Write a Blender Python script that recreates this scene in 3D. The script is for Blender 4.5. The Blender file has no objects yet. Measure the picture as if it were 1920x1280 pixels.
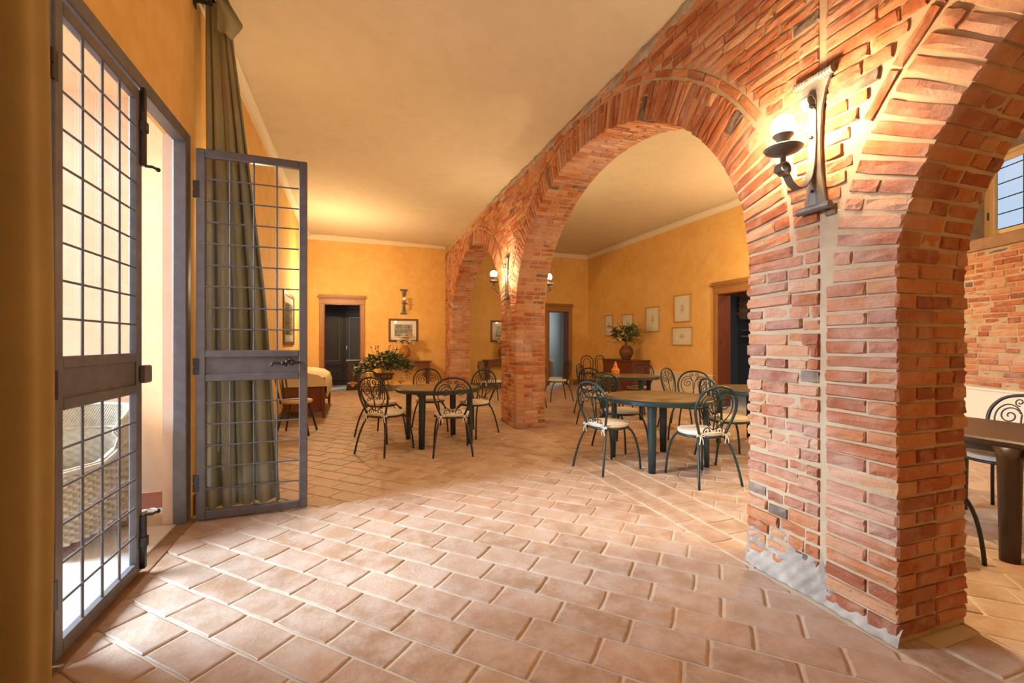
import bpy, math, random
from math import sin, cos, pi, radians, sqrt, atan2
from mathutils import Vector, Matrix

R = random.Random(7)
S = bpy.context.scene
COL = S.collection

# ------------------------------------------------------------------ camera, world, light, exposure
CAM_H, FPX, YAW, YH = 1.30, 825.0, radians(19.7), 643.0
cam = bpy.data.objects.new('camera', bpy.data.cameras.new('camera'))
COL.objects.link(cam)
cam.location = (0, 0, CAM_H)
cam.rotation_euler = (pi / 2, 0, -YAW)
cam.data.sensor_width = 36.0
cam.data.lens = 36.0 * FPX / 1920.0
cam.data.shift_y = (YH - 640.0) / 1920.0
cam.data.clip_start = 0.02
S.camera = cam

S.view_settings.view_transform = 'Standard'
S.view_settings.look = 'None'
S.view_settings.exposure = 0.76
S.view_settings.gamma = 1.0
S.view_settings.use_curve_mapping = False

world = bpy.data.worlds.new('sky')
S.world = world
world.use_nodes = True
bg = world.node_tree.nodes['Background']
bg.inputs[0].default_value = (0.62, 0.78, 1.0, 1)
bg.inputs[1].default_value = 0.55


def area(name, loc, rot, sx, sy, power, color):
    l = bpy.data.lights.new(name, 'AREA')
    l.shape = 'RECTANGLE'; l.size = sx; l.size_y = sy
    l.energy = power; l.color = color
    o = bpy.data.objects.new(name, l); COL.objects.link(o)
    o.location = loc; o.rotation_euler = rot
    return o


def lamp(name, loc, power, color, rad=0.06):
    l = bpy.data.lights.new(name, 'POINT')
    l.energy = power; l.color = color; l.shadow_soft_size = rad
    o = bpy.data.objects.new(name, l); COL.objects.link(o)
    o.location = loc
    return o


DAY = (0.68, 0.84, 1.0)
WARM = (1.0, 0.74, 0.42)
P_SKY, P_GLOBE = 3500, 270.0
# daylight: the bright sky low over the open side of the loggia, coming in through the glazed doors
area('daylight_sky', (-8.5, 4.8, 4.4), (0, -radians(66), 0), 3.2, 6.2, P_SKY, DAY)
# warm fill lights out of view, added to brighten the walls and ceiling
lamp('fill_right_nave', (2.95, 1.90, 2.4), 110, WARM)
lamp('fill_front', (1.9, -2.3, 2.4), 5, WARM)
lamp('fill_front_left', (-0.8, -2.5, 2.5), 14, WARM)
lamp('fill_left', (-0.90, 4.7, 2.3), 20, WARM)
lamp('fill_left_far', (-0.40, 10.0, 2.5), 95, WARM)
lamp('fill_right', (6.3, 5.0, 2.3), 80, WARM)
# dim daylight in the rooms beyond the doors
area('daylight_wardrobe_room', (1.6, 14.0, 1.8), (0, pi / 2, 0), 1.4, 1.0, 2.2, DAY)
area('daylight_blue_room', (7.6, 14.2, 2.0), (0, pi / 2, 0), 1.4, 1.0, 34, (0.92, 0.97, 1.0))
area('daylight_dark_room', (8.6, 6.2, 3.1), (0, 0, 0), 0.8, 0.8, 16, DAY)

# ------------------------------------------------------------------ materials


def nodes_of(name):
    m = bpy.data.materials.new(name)
    m.use_nodes = True
    nt = m.node_tree
    return m, nt, nt.nodes['Principled BSDF']


def N(nt, kind, **kw):
    n = nt.nodes.new(kind)
    for k, v in kw.items():
        setattr(n, k, v)
    return n


def ramp(nt, stops, interp='LINEAR'):
    r = N(nt, 'ShaderNodeValToRGB')
    r.color_ramp.interpolation = interp
    e = r.color_ramp.elements
    while len(e) < len(stops):
        e.new(0.5)
    for i, (p, c) in enumerate(stops):
        e[i].position = p
        e[i].color = (c[0], c[1], c[2], 1)
    return r


def noise(nt, coord, scale, detail=4, rough=0.55, stretch=None):
    n = N(nt, 'ShaderNodeTexNoise')
    n.inputs['Scale'].default_value = scale
    n.inputs['Detail'].default_value = detail
    n.inputs['Roughness'].default_value = rough
    if stretch:
        mp = N(nt, 'ShaderNodeMapping')
        mp.inputs['Scale'].default_value = stretch
        nt.links.new(coord, mp.inputs['Vector'])
        coord = mp.outputs[0]
    nt.links.new(coord, n.inputs['Vector'])
    return n


def mixc(nt, a, b, fac, mode='MIX'):
    m = N(nt, 'ShaderNodeMix', data_type='RGBA', blend_type=mode)
    for sock, val in ((m.inputs[0], fac), (m.inputs[6], a), (m.inputs[7], b)):
        if isinstance(val, (int, float)):
            sock.default_value = val
        elif isinstance(val, tuple):
            sock.default_value = (val[0], val[1], val[2], 1)
        else:
            nt.links.new(val, sock)
    return m.outputs[2]


def bump(nt, bs, h, strength=0.3, dist=0.01):
    b = N(nt, 'ShaderNodeBump')
    b.inputs['Strength'].default_value = strength
    b.inputs['Distance'].default_value = dist
    nt.links.new(h, b.inputs['Height'])
    nt.links.new(b.outputs[0], bs.inputs['Normal'])


def simple(name, c, rough=0.5, metal=0.0, c2=None, scale=8.0, bmp=0.0, bscale=60.0, coord='Object', stretch=None, spec=0.5):
    m, nt, bs = nodes_of(name)
    bs.inputs['Roughness'].default_value = rough
    bs.inputs['Metallic'].default_value = metal
    bs.inputs['Specular IOR Level'].default_value = spec
    bs.inputs['Base Color'].default_value = (*c, 1)
    tc = N(nt, 'ShaderNodeTexCoord').outputs[coord]
    if c2:
        n = noise(nt, tc, scale, stretch=stretch)
        r = ramp(nt, [(0.3, c), (0.7, c2)])
        nt.links.new(n.outputs[0], r.inputs[0])
        nt.links.new(r.outputs[0], bs.inputs['Base Color'])
    if bmp:
        n2 = noise(nt, tc, bscale, 5, 0.6, stretch=stretch)
        bump(nt, bs, n2.outputs[0], bmp, 0.004)
    return m


def world_pos(nt):
    return N(nt, 'ShaderNodeNewGeometry').outputs['Position']


def plaster(name, a, b, c):
    m, nt, bs = nodes_of(name)
    p = world_pos(nt)
    n1 = noise(nt, p, 1.3, 5, 0.6)
    n2 = noise(nt, p, 5.5, 6, 0.62)
    r1 = ramp(nt, [(0.3, a), (0.52, b), (0.72, c)])
    mix = N(nt, 'ShaderNodeMath', operation='MULTIPLY_ADD')
    nt.links.new(n2.outputs[0], mix.inputs[0]); mix.inputs[1].default_value = 0.55
    sub = N(nt, 'ShaderNodeMath', operation='MULTIPLY')
    nt.links.new(n1.outputs[0], sub.inputs[0]); sub.inputs[1].default_value = 0.45
    nt.links.new(sub.outputs[0], mix.inputs[2])
    nt.links.new(mix.outputs[0], r1.inputs[0])
    nt.links.new(r1.outputs[0], bs.inputs['Base Color'])
    bs.inputs['Roughness'].default_value = 0.85
    bs.inputs['Specular IOR Level'].default_value = 0.2
    n3 = noise(nt, p, 40, 4)
    bump(nt, bs, n3.outputs[0], 0.12, 0.004)
    return m


def brick_mat(name, per_island):
    m, nt, bs = nodes_of(name)
    if per_island:
        rnd = N(nt, 'ShaderNodeNewGeometry').outputs['Random Per Island']
    else:
        rnd = N(nt, 'ShaderNodeObjectInfo').outputs['Random']
    p = world_pos(nt)
    r = ramp(nt, [(0.0, (0.42, 0.135, 0.055)), (0.18, (0.52, 0.20, 0.085)), (0.36, (0.36, 0.115, 0.055)), (0.52, (0.54, 0.235, 0.11)),
                  (0.68, (0.46, 0.16, 0.07)), (0.82, (0.58, 0.295, 0.155)), (0.93, (0.32, 0.11, 0.06)), (0.97, (0.17, 0.115, 0.09))], 'CONSTANT')
    nt.links.new(rnd, r.inputs[0])
    n1 = noise(nt, p, 9, 6, 0.65)
    f1 = ramp(nt, [(0.48, (0, 0, 0)), (0.78, (.8, .8, .8))])
    nt.links.new(n1.outputs[0], f1.inputs[0])
    c = mixc(nt, r.outputs[0], (0.55, 0.345, 0.215), f1.outputs[0])
    mm = N(nt, 'ShaderNodeMix', data_type='RGBA')
    # dark specks
    n2 = noise(nt, p, 45, 4, 0.7)
    f2 = ramp(nt, [(0.60, (0, 0, 0)), (0.72, (0.65, 0.65, 0.65))])
    nt.links.new(n2.outputs[0], f2.inputs[0])
    c = mixc(nt, c, (0.16, 0.08, 0.055), f2.outputs[0])
    # lime bloom in patches
    n3 = noise(nt, p, 1.7, 5, 0.6)
    f3 = ramp(nt, [(0.48, (0, 0, 0)), (0.74, (0.60, 0.60, 0.60))])
    nt.links.new(n3.outputs[0], f3.inputs[0])
    c = mixc(nt, c, (0.70, 0.52, 0.44), f3.outputs[0])
    nt.links.new(c, bs.inputs['Base Color'])
    bs.inputs['Roughness'].default_value = 0.9
    bs.inputs['Specular IOR Level'].default_value = 0.15
    n4 = noise(nt, p, 55, 6, 0.7)
    bump(nt, bs, n4.outputs[0], 0.9, 0.010)
    return m


def tile_mat(name, per_island):
    m, nt, bs = nodes_of(name)
    rnd = N(nt, 'ShaderNodeNewGeometry').outputs['Random Per Island'] if per_island else N(nt, 'ShaderNodeObjectInfo').outputs['Random']
    p = world_pos(nt)
    r = ramp(nt, [(0.0, (0.36, 0.225, 0.14)), (0.2, (0.46, 0.31, 0.215)), (0.45, (0.39, 0.245, 0.16)), (0.6, (0.49, 0.34, 0.245)),
                  (0.8, (0.34, 0.21, 0.13)), (1.0, (0.46, 0.275, 0.17))])
    nt.links.new(rnd, r.inputs[0])
    n1 = noise(nt, p, 6, 7, 0.68)
    f1 = ramp(nt, [(0.40, (0, 0, 0)), (0.66, (0.85, 0.85, 0.85))])
    nt.links.new(n1.outputs[0], f1.inputs[0])
    c = mixc(nt, r.outputs[0], (0.56, 0.44, 0.36), f1.outputs[0])
    n2 = noise(nt, p, 2.3, 3, 0.5)
    f2 = ramp(nt, [(0.66, (0, 0, 0)), (0.74, (0.6, 0.6, 0.6))])
    nt.links.new(n2.outputs[0], f2.inputs[0])
    c = mixc(nt, c, (0.52, 0.22, 0.10), f2.outputs[0])
    n5 = noise(nt, p, 70, 3, 0.6)
    f5 = ramp(nt, [(0.66, (0, 0, 0)), (0.74, (0.45, 0.45, 0.45))])
    nt.links.new(n5.outputs[0], f5.inputs[0])
    c = mixc(nt, c, (0.25, 0.15, 0.10), f5.outputs[0])
    nt.links.new(c, bs.inputs['Base Color'])
    rr = ramp(nt, [(0.3, (0.42, 0.42, 0.42)), (0.7, (0.62, 0.62, 0.62))])
    nt.links.new(n1.outputs[0], rr.inputs[0])
    nt.links.new(rr.outputs[0], bs.inputs['Roughness'])
    bs.inputs['Specular IOR Level'].default_value = 0.4
    n4 = noise(nt, p, 35, 6, 0.65)
    bump(nt, bs, n4.outputs[0], 0.45, 0.007)
    return m


def glass_mat():
    m = bpy.data.materials.new('clear_glass')
    m.use_nodes = True
    nt = m.node_tree
    nt.nodes.clear()
    out = N(nt, 'ShaderNodeOutputMaterial')
    t = N(nt, 'ShaderNodeBsdfTransparent'); t.inputs[0].default_value = (0.97, 0.985, 0.99, 1)
    g = N(nt, 'ShaderNodeBsdfGlossy'); g.inputs['Roughness'].default_value = 0.02
    lw = N(nt, 'ShaderNodeLayerWeight')
    pw = N(nt, 'ShaderNodeMath', operation='POWER'); pw.inputs[1].default_value = 4.0
    nt.links.new(lw.outputs['Facing'], pw.inputs[0])
    fr = N(nt, 'ShaderNodeMath', operation='MULTIPLY_ADD'); fr.inputs[1].default_value = 0.5; fr.inputs[2].default_value = 0.03
    nt.links.new(pw.outputs[0], fr.inputs[0])
    mx = N(nt, 'ShaderNodeMixShader')
    nt.links.new(fr.outputs[0], mx.inputs[0])
    nt.links.new(t.outputs[0], mx.inputs[1])
    nt.links.new(g.outputs[0], mx.inputs[2])
    nt.links.new(mx.outputs[0], out.inputs[0])
    return m


def emit_mat(name, c, s):
    m = bpy.data.materials.new(name)
    m.use_nodes = True
    nt = m.node_tree
    nt.nodes.clear()
    out = N(nt, 'ShaderNodeOutputMaterial')
    e = N(nt, 'ShaderNodeEmission')
    e.inputs[0].default_value = (*c, 1); e.inputs[1].default_value = s
    nt.links.new(e.outputs[0], out.inputs[0])
    return m


def art_mat(name, paper, ink, scale, lo, hi):
    """a print: paper with an inked motif in the middle of the sheet"""
    m, nt, bs = nodes_of(name)
    tc = N(nt, 'ShaderNodeTexCoord').outputs['Generated']
    mp = N(nt, 'ShaderNodeMapping')
    mp.inputs['Location'].default_value = (-0.5, 0, -0.5)
    nt.links.new(tc, mp.inputs['Vector'])
    ln = N(nt, 'ShaderNodeVectorMath', operation='LENGTH')
    sc = N(nt, 'ShaderNodeVectorMath', operation='MULTIPLY')
    sc.inputs[1].default_value = (1.0, 0.0, 0.8)
    nt.links.new(mp.outputs[0], sc.inputs[0])
    nt.links.new(sc.outputs[0], ln.inputs[0])
    fall = ramp(nt, [(lo, (1, 1, 1)), (hi, (0, 0, 0))])
    nt.links.new(ln.outputs['Value'], fall.inputs[0])
    n = noise(nt, tc, scale, 6, 0.7)
    rr = ramp(nt, [(0.42, (0, 0, 0)), (0.6, (1, 1, 1))])
    nt.links.new(n.outputs[0], rr.inputs[0])
    mu = N(nt, 'ShaderNodeMath', operation='MULTIPLY')
    nt.links.new(fall.outputs[0], mu.inputs[0]); nt.links.new(rr.outputs[0], mu.inputs[1])
    c = mixc(nt, paper, ink, mu.outputs[0])
    nt.links.new(c, bs.inputs['Base Color'])
    bs.inputs['Roughness'].default_value = 0.25
    return m


def marble_mat(name, a, b, c):
    m, nt, bs = nodes_of(name)
    tc = N(nt, 'ShaderNodeTexCoord').outputs['Object']
    n1 = noise(nt, tc, 3.0, 8, 0.7, stretch=(1.0, 2.6, 1))
    r = ramp(nt, [(0.36, a), (0.5, b), (0.66, c)])
    nt.links.new(n1.outputs[0], r.inputs[0])
    nt.links.new(r.outputs[0], bs.inputs['Base Color'])
    bs.inputs['Roughness'].default_value = 0.28
    return m


M = {}
M['ochre'] = plaster('ochre_plaster', (0.70, 0.40, 0.11), (0.79, 0.50, 0.175), (0.84, 0.59, 0.26))
M['cream'] = plaster('cream_ceiling', (0.62, 0.54, 0.40), (0.67, 0.59, 0.44), (0.70, 0.62, 0.47))
M['peach'] = plaster('peach_plaster', (0.74, 0.50, 0.33), (0.80, 0.58, 0.42), (0.82, 0.62, 0.46))
M['cornice'] = simple('cornice_paint', (0.78, 0.70, 0.53), 0.7)
M['dado'] = simple('white_dado', (0.78, 0.72, 0.62), 0.5)
M['brick'] = brick_mat('old_brick', False)
M['brick_many'] = brick_mat('old_brick_many', True)
M['mortar'] = simple('lime_mortar', (0.42, 0.30, 0.19), 0.95, c2=(0.52, 0.40, 0.27), scale=6, bmp=0.8, bscale=40, coord='Object', spec=0.1)
M['grey_mortar'] = simple('grey_mortar', (0.27, 0.23, 0.195), 0.95, c2=(0.47, 0.41, 0.35), scale=9, bmp=1.0, bscale=30, spec=0.1)
M['tile'] = tile_mat('terracotta_tile', False)
M['tile_many'] = tile_mat('terracotta_tile_many', True)
M['grout'] = simple('floor_grout', (0.62, 0.515, 0.39), 0.9, c2=(0.54, 0.43, 0.31), scale=5, bmp=0.3)
M['red_tile'] = simple('red_loggia_floor', (0.42, 0.14, 0.085), 0.55, c2=(0.50, 0.20, 0.13), scale=5, bmp=0.15)
M['iron_paint'] = simple('grey_painted_iron', (0.105, 0.100, 0.112), 0.42, c2=(0.15, 0.138, 0.138), scale=14, bmp=0.12, bscale=90)
M['black_iron'] = simple('black_wrought_iron', (0.016, 0.020, 0.022), 0.45, bmp=0.1)
M['green_iron'] = simple('dark_green_iron', (0.010, 0.032, 0.036), 0.40)
M['bronze'] = simple('dark_bronze', (0.05, 0.045, 0.04), 0.4, 0.6, bmp=0.2)
M['forged'] = simple('forged_iron', (0.13, 0.115, 0.10), 0.5, 0.25, c2=(0.18, 0.16, 0.14), scale=20, bmp=0.3, bscale=50)
M['glass'] = glass_mat()
M['globe'] = emit_mat('lit_globe', (1.0, 0.72, 0.42), P_GLOBE)
M['globe_off'] = simple('white_globe', (0.85, 0.80, 0.72), 0.2)
M['curtain'] = simple('olive_curtain_cloth', (0.34, 0.34, 0.235), 0.85, c2=(0.39, 0.39, 0.275), scale=3, bmp=0.15, bscale=220, spec=0.2)
M['curtain_warm_lit'] = simple('warm_lit_curtain_cloth', (0.30, 0.21, 0.085), 0.85, c2=(0.35, 0.25, 0.10), scale=3, bmp=0.15, bscale=220, spec=0.2)  # warm light falling on the left curtain is put into this cloth colour
M['cushion'] = simple('cream_cushion_cloth', (0.66, 0.58, 0.46), 0.9, c2=(0.72, 0.65, 0.54), scale=12, bmp=0.1, bscale=150, spec=0.2)
M['ribbon'] = simple('white_ribbon', (0.78, 0.74, 0.68), 0.8)
M['walnut'] = simple('walnut_wood', (0.105, 0.042, 0.018), 0.4, c2=(0.16, 0.065, 0.026), scale=6, stretch=(6, 6, 1))
M['chestnut'] = simple('chestnut_door_wood', (0.31, 0.135, 0.045), 0.42, c2=(0.41, 0.195, 0.068), scale=7, stretch=(7, 7, 0.8))
M['mahogany'] = simple('mahogany_wood', (0.13, 0.036, 0.016), 0.35, c2=(0.19, 0.055, 0.024), scale=6, stretch=(5, 5, 1))
M['dark_wood'] = simple('dark_wardrobe_wood', (0.034, 0.016, 0.010), 0.45, c2=(0.055, 0.026, 0.016), scale=6, stretch=(5, 5, 1))
M['thonet'] = simple('bentwood', (0.028, 0.014, 0.008), 0.35)
M['gilt'] = simple('gilt_wood', (0.42, 0.24, 0.085), 0.4, c2=(0.52, 0.32, 0.13), scale=15)
M['mat_board'] = simple('mat_board', (0.88, 0.83, 0.71), 0.6)
M['table_plastic'] = simple('green_table_plastic', (0.012, 0.034, 0.040), 0.38, spec=0.6)
M['table_top'] = marble_mat('marbled_table_top', (0.085, 0.062, 0.036), (0.20, 0.14, 0.07), (0.32, 0.23, 0.12))
M['table_brown'] = simple('dark_brown_table', (0.030, 0.018, 0.013), 0.4, c2=(0.055, 0.032, 0.022), scale=4, stretch=(6, 1, 1))
M['leaf'] = simple('leaf_green', (0.10, 0.16, 0.065), 0.55, c2=(0.20, 0.25, 0.11), scale=9)
M['leaf_dark'] = simple('leaf_dark', (0.055, 0.08, 0.04), 0.55, c2=(0.12, 0.14, 0.07), scale=9)
M['petal'] = simple('cream_petal', (0.82, 0.72, 0.52), 0.6)
M['petal_white'] = simple('white_petal', (0.86, 0.83, 0.76), 0.6)
M['petal_peach'] = simple('peach_petal', (0.62, 0.33, 0.15), 0.6, c2=(0.70, 0.42, 0.20), scale=20)
M['amber'] = simple('amber_glaze', (0.30, 0.105, 0.018), 0.25, c2=(0.40, 0.165, 0.035), scale=5)
M['terracotta'] = simple('brown_terracotta', (0.115, 0.042, 0.022), 0.5, c2=(0.17, 0.065, 0.032), scale=6)
M['orange_glaze'] = simple('orange_glaze', (0.62, 0.20, 0.05), 0.25)
M['wicker'] = simple('pale_wicker', (0.48, 0.42, 0.33), 0.75, c2=(0.60, 0.54, 0.45), scale=30, bmp=0.6, bscale=80)
M['stone'] = simple('pale_threshold_stone', (0.60, 0.55, 0.48), 0.5, c2=(0.68, 0.63, 0.56), scale=7)
M['oldwood'] = simple('worn_wood', (0.20, 0.10, 0.045), 0.7, c2=(0.30, 0.165, 0.08), scale=8, bmp=0.3)
M['window_wood'] = simple('ochre_window_wood', (0.52, 0.34, 0.15), 0.5, c2=(0.60, 0.41, 0.20), scale=6)
M['reveal'] = simple('grey_reveal', (0.20, 0.16, 0.12), 0.8, c2=(0.28, 0.23, 0.18), scale=6)
M['base_brown'] = simple('brown_skirting_paint', (0.20, 0.13, 0.07), 0.6)
M['blue_room'] = simple('grey_blue_wall', (0.30, 0.34, 0.36), 0.8)
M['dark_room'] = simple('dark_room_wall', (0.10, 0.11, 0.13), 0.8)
M['upholstery'] = simple('cream_upholstery', (0.62, 0.50, 0.30), 0.85, bmp=0.1, bscale=160)
M['seat_tan'] = simple('tan_seat', (0.52, 0.33, 0.12), 0.6)
M['etching'] = art_mat('etching', (0.40, 0.37, 0.30), (0.04, 0.042, 0.04), 7, 0.50, 0.75)
M['botanical'] = art_mat('botanical_print', (0.95, 0.92, 0.80), (0.42, 0.22, 0.13), 13, 0.10, 0.24)
M['cloth_dark'] = simple('patterned_tablecloth', (0.13, 0.11, 0.08), 0.9, c2=(0.20, 0.17, 0.12), scale=30)
M['hedge'] = simple('bright_leaf', (0.10, 0.22, 0.06), 0.6, c2=(0.22, 0.36, 0.12), scale=9)
M['blue_trim'] = simple('pale_blue_rail', (0.32, 0.38, 0.44), 0.5)

# ------------------------------------------------------------------ mesh helpers


class MB:
    def __init__(self):
        self.v = []; self.f = []

    def add(self, v, f, mat=None):
        o = len(self.v)
        if mat is not None:
            v = [mat @ Vector(p) for p in v]
        self.v += [tuple(p) for p in v]
        self.f += [tuple(i + o for i in q) for q in f]
        return self

    def box(self, a, b, bev=0.0):
        x0, y0, z0 = a; x1, y1, z1 = b
        if x0 > x1: x0, x1 = x1, x0
        if y0 > y1: y0, y1 = y1, y0
        if z0 > z1: z0, z1 = z1, z0
        if bev <= 0:
            v = [(x0, y0, z0), (x1, y0, z0), (x1, y1, z0), (x0, y1, z0), (x0, y0, z1), (x1, y0, z1), (x1, y1, z1), (x0, y1, z1)]
            f = [(0, 3, 2, 1), (4, 5, 6, 7), (0, 1, 5, 4), (1, 2, 6, 5), (2, 3, 7, 6), (3, 0, 4, 7)]
            return self.add(v, f)
        b = min(bev, (x1 - x0) * .49, (y1 - y0) * .49, (z1 - z0) * .49)
        v = []; idx = {}
        for sx in (0, 1):
            for sy in (0, 1):
                for sz in (0, 1):
                    X = (x0, x1)[sx]; Y = (y0, y1)[sy]; Z = (z0, z1)[sz]
                    dx = b if sx == 0 else -b; dy = b if sy == 0 else -b; dz = b if sz == 0 else -b
                    idx[sx, sy, sz, 0] = len(v); v.append((X, Y + dy, Z + dz))
                    idx[sx, sy, sz, 1] = len(v); v.append((X + dx, Y, Z + dz))
                    idx[sx, sy, sz, 2] = len(v); v.append((X + dx, Y + dy, Z))
        f = []
        g = idx
        for s in (0, 1):
            q = [(s, 0, 0, 0), (s, 1, 0, 0), (s, 1, 1, 0), (s, 0, 1, 0)]
            f.append([g[k] for k in (q if s else q[::-1])])
            q = [(0, s, 0, 1), (1, s, 0, 1), (1, s, 1, 1), (0, s, 1, 1)]
            f.append([g[k] for k in (q[::-1] if s else q)])
            q = [(0, 0, s, 2), (1, 0, s, 2), (1, 1, s, 2), (0, 1, s, 2)]
            f.append([g[k] for k in (q if s else q[::-1])])
        for a_ in (0, 1):
            for b_ in (0, 1):
                q = [g[0, a_, b_, 1], g[1, a_, b_, 1], g[1, a_, b_, 2], g[0, a_, b_, 2]]
                f.append(q if (a_ ^ b_) else q[::-1])
                q = [g[a_, 0, b_, 0], g[a_, 1, b_, 0], g[a_, 1, b_, 2], g[a_, 0, b_, 2]]
                f.append(q[::-1] if (a_ ^ b_) else q)
                q = [g[a_, b_, 0, 0], g[a_, b_, 1, 0], g[a_, b_, 1, 1], g[a_, b_, 0, 1]]
                f.append(q if (a_ ^ b_) else q[::-1])
        for sx in (0, 1):
            for sy in (0, 1):
                for sz in (0, 1):
                    q = [g[sx, sy, sz, 0], g[sx, sy, sz, 1], g[sx, sy, sz, 2]]
                    f.append(q if (sx ^ sy ^ sz) else q[::-1])
        return self.add(v, f)

    def tube(self, pts, r, n=8, closed=False, cap=True, flat=1.0):
        pts = [Vector(p) for p in pts]
        k = len(pts)
        rs = r if isinstance(r, (list, tuple)) else [r] * k
        tans = []
        for i in range(k):
            if closed:
                t = pts[(i + 1) % k] - pts[i - 1]
            else:
                t = pts[min(i + 1, k - 1)] - pts[max(i - 1, 0)]
            tans.append(t.normalized() if t.length > 1e-9 else Vector((0, 0, 1)))
        up = Vector((0, 0, 1))
        if abs(tans[0].dot(up)) > 0.9: up = Vector((0, 1, 0))
        nrm = (up - tans[0] * up.dot(tans[0])).normalized()
        v = []
        for i in range(k):
            t = tans[i]
            nrm = nrm - t * nrm.dot(t)
            if nrm.length < 1e-6:
                nrm = t.orthogonal()
            nrm.normalize()
            bn = t.cross(nrm)
            for j in range(n):
                a = 2 * pi * j / n
                v.append(pts[i] + (nrm * cos(a) * flat + bn * sin(a)) * rs[i])
        f = []
        for i in range(k if closed else k - 1):
            i2 = (i + 1) % k
            for j in range(n):
                j2 = (j + 1) % n
                f.append((i * n + j, i * n + j2, i2 * n + j2, i2 * n + j))
        if cap and not closed:
            f.append(tuple(range(n))[::-1])
            f.append(tuple((k - 1) * n + j for j in range(n)))
        return self.add(v, f)

    def lathe(self, prof, n=24, c=(0, 0, 0), rib=0.0, nrib=0):
        v = []; f = []
        for (r, z) in prof:
            for j in range(n):
                a = 2 * pi * j / n
                rr = r * (1 + rib * cos(nrib * a)) if nrib else r
                v.append((c[0] + rr * cos(a), c[1] + rr * sin(a), c[2] + z))
        k = len(prof)
        for i in range(k - 1):
            for j in range(n):
                j2 = (j + 1) % n
                f.append((i * n + j, i * n + j2, (i + 1) * n + j2, (i + 1) * n + j))
        if prof[0][0] > 1e-5: f.append(tuple(range(n))[::-1])
        if prof[-1][0] > 1e-5: f.append(tuple((k - 1) * n + j for j in range(n)))
        return self.add(v, f)

    def sphere(self, c, r, n=16, m=10, sz=1.0):
        prof = [(max(r * sin(pi * i / m), 0.0), -r * sz * cos(pi * i / m)) for i in range(m + 1)]
        prof[0] = (1e-6, prof[0][1]); prof[-1] = (1e-6, prof[-1][1])
        return self.lathe(prof, n, c)

    def grid(self, fn, nu, nv, flip=False):
        v = [fn(i / nu, j / nv) for j in range(nv + 1) for i in range(nu + 1)]
        f = []
        for j in range(nv):
            for i in range(nu):
                a = j * (nu + 1) + i
                q = (a, a + 1, a + nu + 2, a + nu + 1)
                f.append(q[::-1] if flip else q)
        return self.add(v, f)

    def prism(self, poly, z0, z1):
        """poly: list of (x,y), counter-clockwise; extruded in z"""
        n = len(poly)
        v = [(x, y, z0) for x, y in poly] + [(x, y, z1) for x, y in poly]
        f = [tuple(range(n))[::-1], tuple(range(n, 2 * n))]
        for i in range(n):
            j = (i + 1) % n
            f.append((i, j, n + j, n + i))
        return self.add(v, f)

    def mesh(self, name, mat, smooth=False):
        me = bpy.data.meshes.new(name)
        me.from_pydata(self.v, [], self.f)
        if mat: me.materials.append(mat)
        if smooth:
            me.polygons.foreach_set('use_smooth', [True] * len(me.polygons))
        me.update()
        return me

    def build(self, name, mat, parent=None, smooth=False, label=None):
        return link(name, self.mesh(name, mat, smooth), parent, label)


def link(name, me, parent=None, label=None):
    o = bpy.data.objects.new(name, me)
    COL.objects.link(o)
    if parent: o.parent = parent
    if label: o['label'] = label
    return o


def tag(o, label, cat, group=None, kind=None):
    o['label'] = label
    o['category'] = cat
    if group: o['group'] = group
    if kind: o['kind'] = kind
    return o


def thing(name, label, cat, loc=(0, 0, 0), rz=0.0, group=None):
    o = bpy.data.objects.new(name, None)
    COL.objects.link(o)
    o.location = loc; o.rotation_euler = (0, 0, rz)
    o.empty_display_size = 0.1
    return tag(o, label, cat, group)


def struct(o, label=None):
    o['kind'] = 'structure'
    if label: o['label'] = label
    return o


def copy_tree(o, parent=None):
    c = o.copy(); COL.objects.link(c)
    c.parent = parent
    for ch in list(o.children):
        copy_tree(ch, c)
    return c


def smooth_path(p, k=6, closed=False):
    p = [Vector(q) for q in p]
    n = len(p); out = []
    segs = n if closed else n - 1
    for i in range(segs):
        if closed:
            a, b, c, d = p[i - 1], p[i], p[(i + 1) % n], p[(i + 2) % n]
        else:
            b, c = p[i], p[i + 1]
            a = p[i - 1] if i else b * 2 - c
            d = p[i + 2] if i + 2 < n else c * 2 - b
        for j in range(k):
            t = j / k
            out.append(0.5 * ((2 * b) + (c - a) * t + (2 * a - 5 * b + 4 * c - d) * t * t + (3 * b - a - 3 * c + d) * t ** 3))
    if not closed: out.append(p[-1])
    return out


def bez(a, b, c, n=8):
    a, b, c = Vector(a), Vector(b), Vector(c)
    return [a * (1 - t) ** 2 + b * 2 * t * (1 - t) + c * t * t for t in [i / n for i in range(n + 1)]]


def spiral(cx, cz, r0, r1, a0, turns, n=22):
    """flat spiral in (x,z): radius r0 at angle a0 winding inwards to r1"""
    out = []
    for i in range(n + 1):
        t = i / n
        r = r0 + (r1 - r0) * t
        a = a0 + turns * 2 * pi * t
        out.append((cx + r * cos(a), cz + r * sin(a)))
    return out


def px_area(p, size):
    """rough projected area in the camera for sorting pieces"""
    X, Y, Z = p
    d = X * sin(YAW) + Y * cos(YAW)
    if d < 0.3: return -1
    u = X * cos(YAW) - Y * sin(YAW)
    px = 960 + FPX * u / d; py = YH - FPX * (Z - CAM_H) / d
    if px < -40 or px > 1960 or py < -40 or py > 1320: return 0
    return size * (FPX / d) ** 2


# ------------------------------------------------------------------ plan of the building
XL, XR, YF, YB = -1.15, 7.0, 12.36, -3.0
ZC = 4.08
AX0, ASL, ATH = 2.17, 0.02, 0.48          # arcade face at x = AX0 + ASL*y, thickness
D1 = (2.20, 3.86, 2.80)                    # french door opening along the left wall

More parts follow.
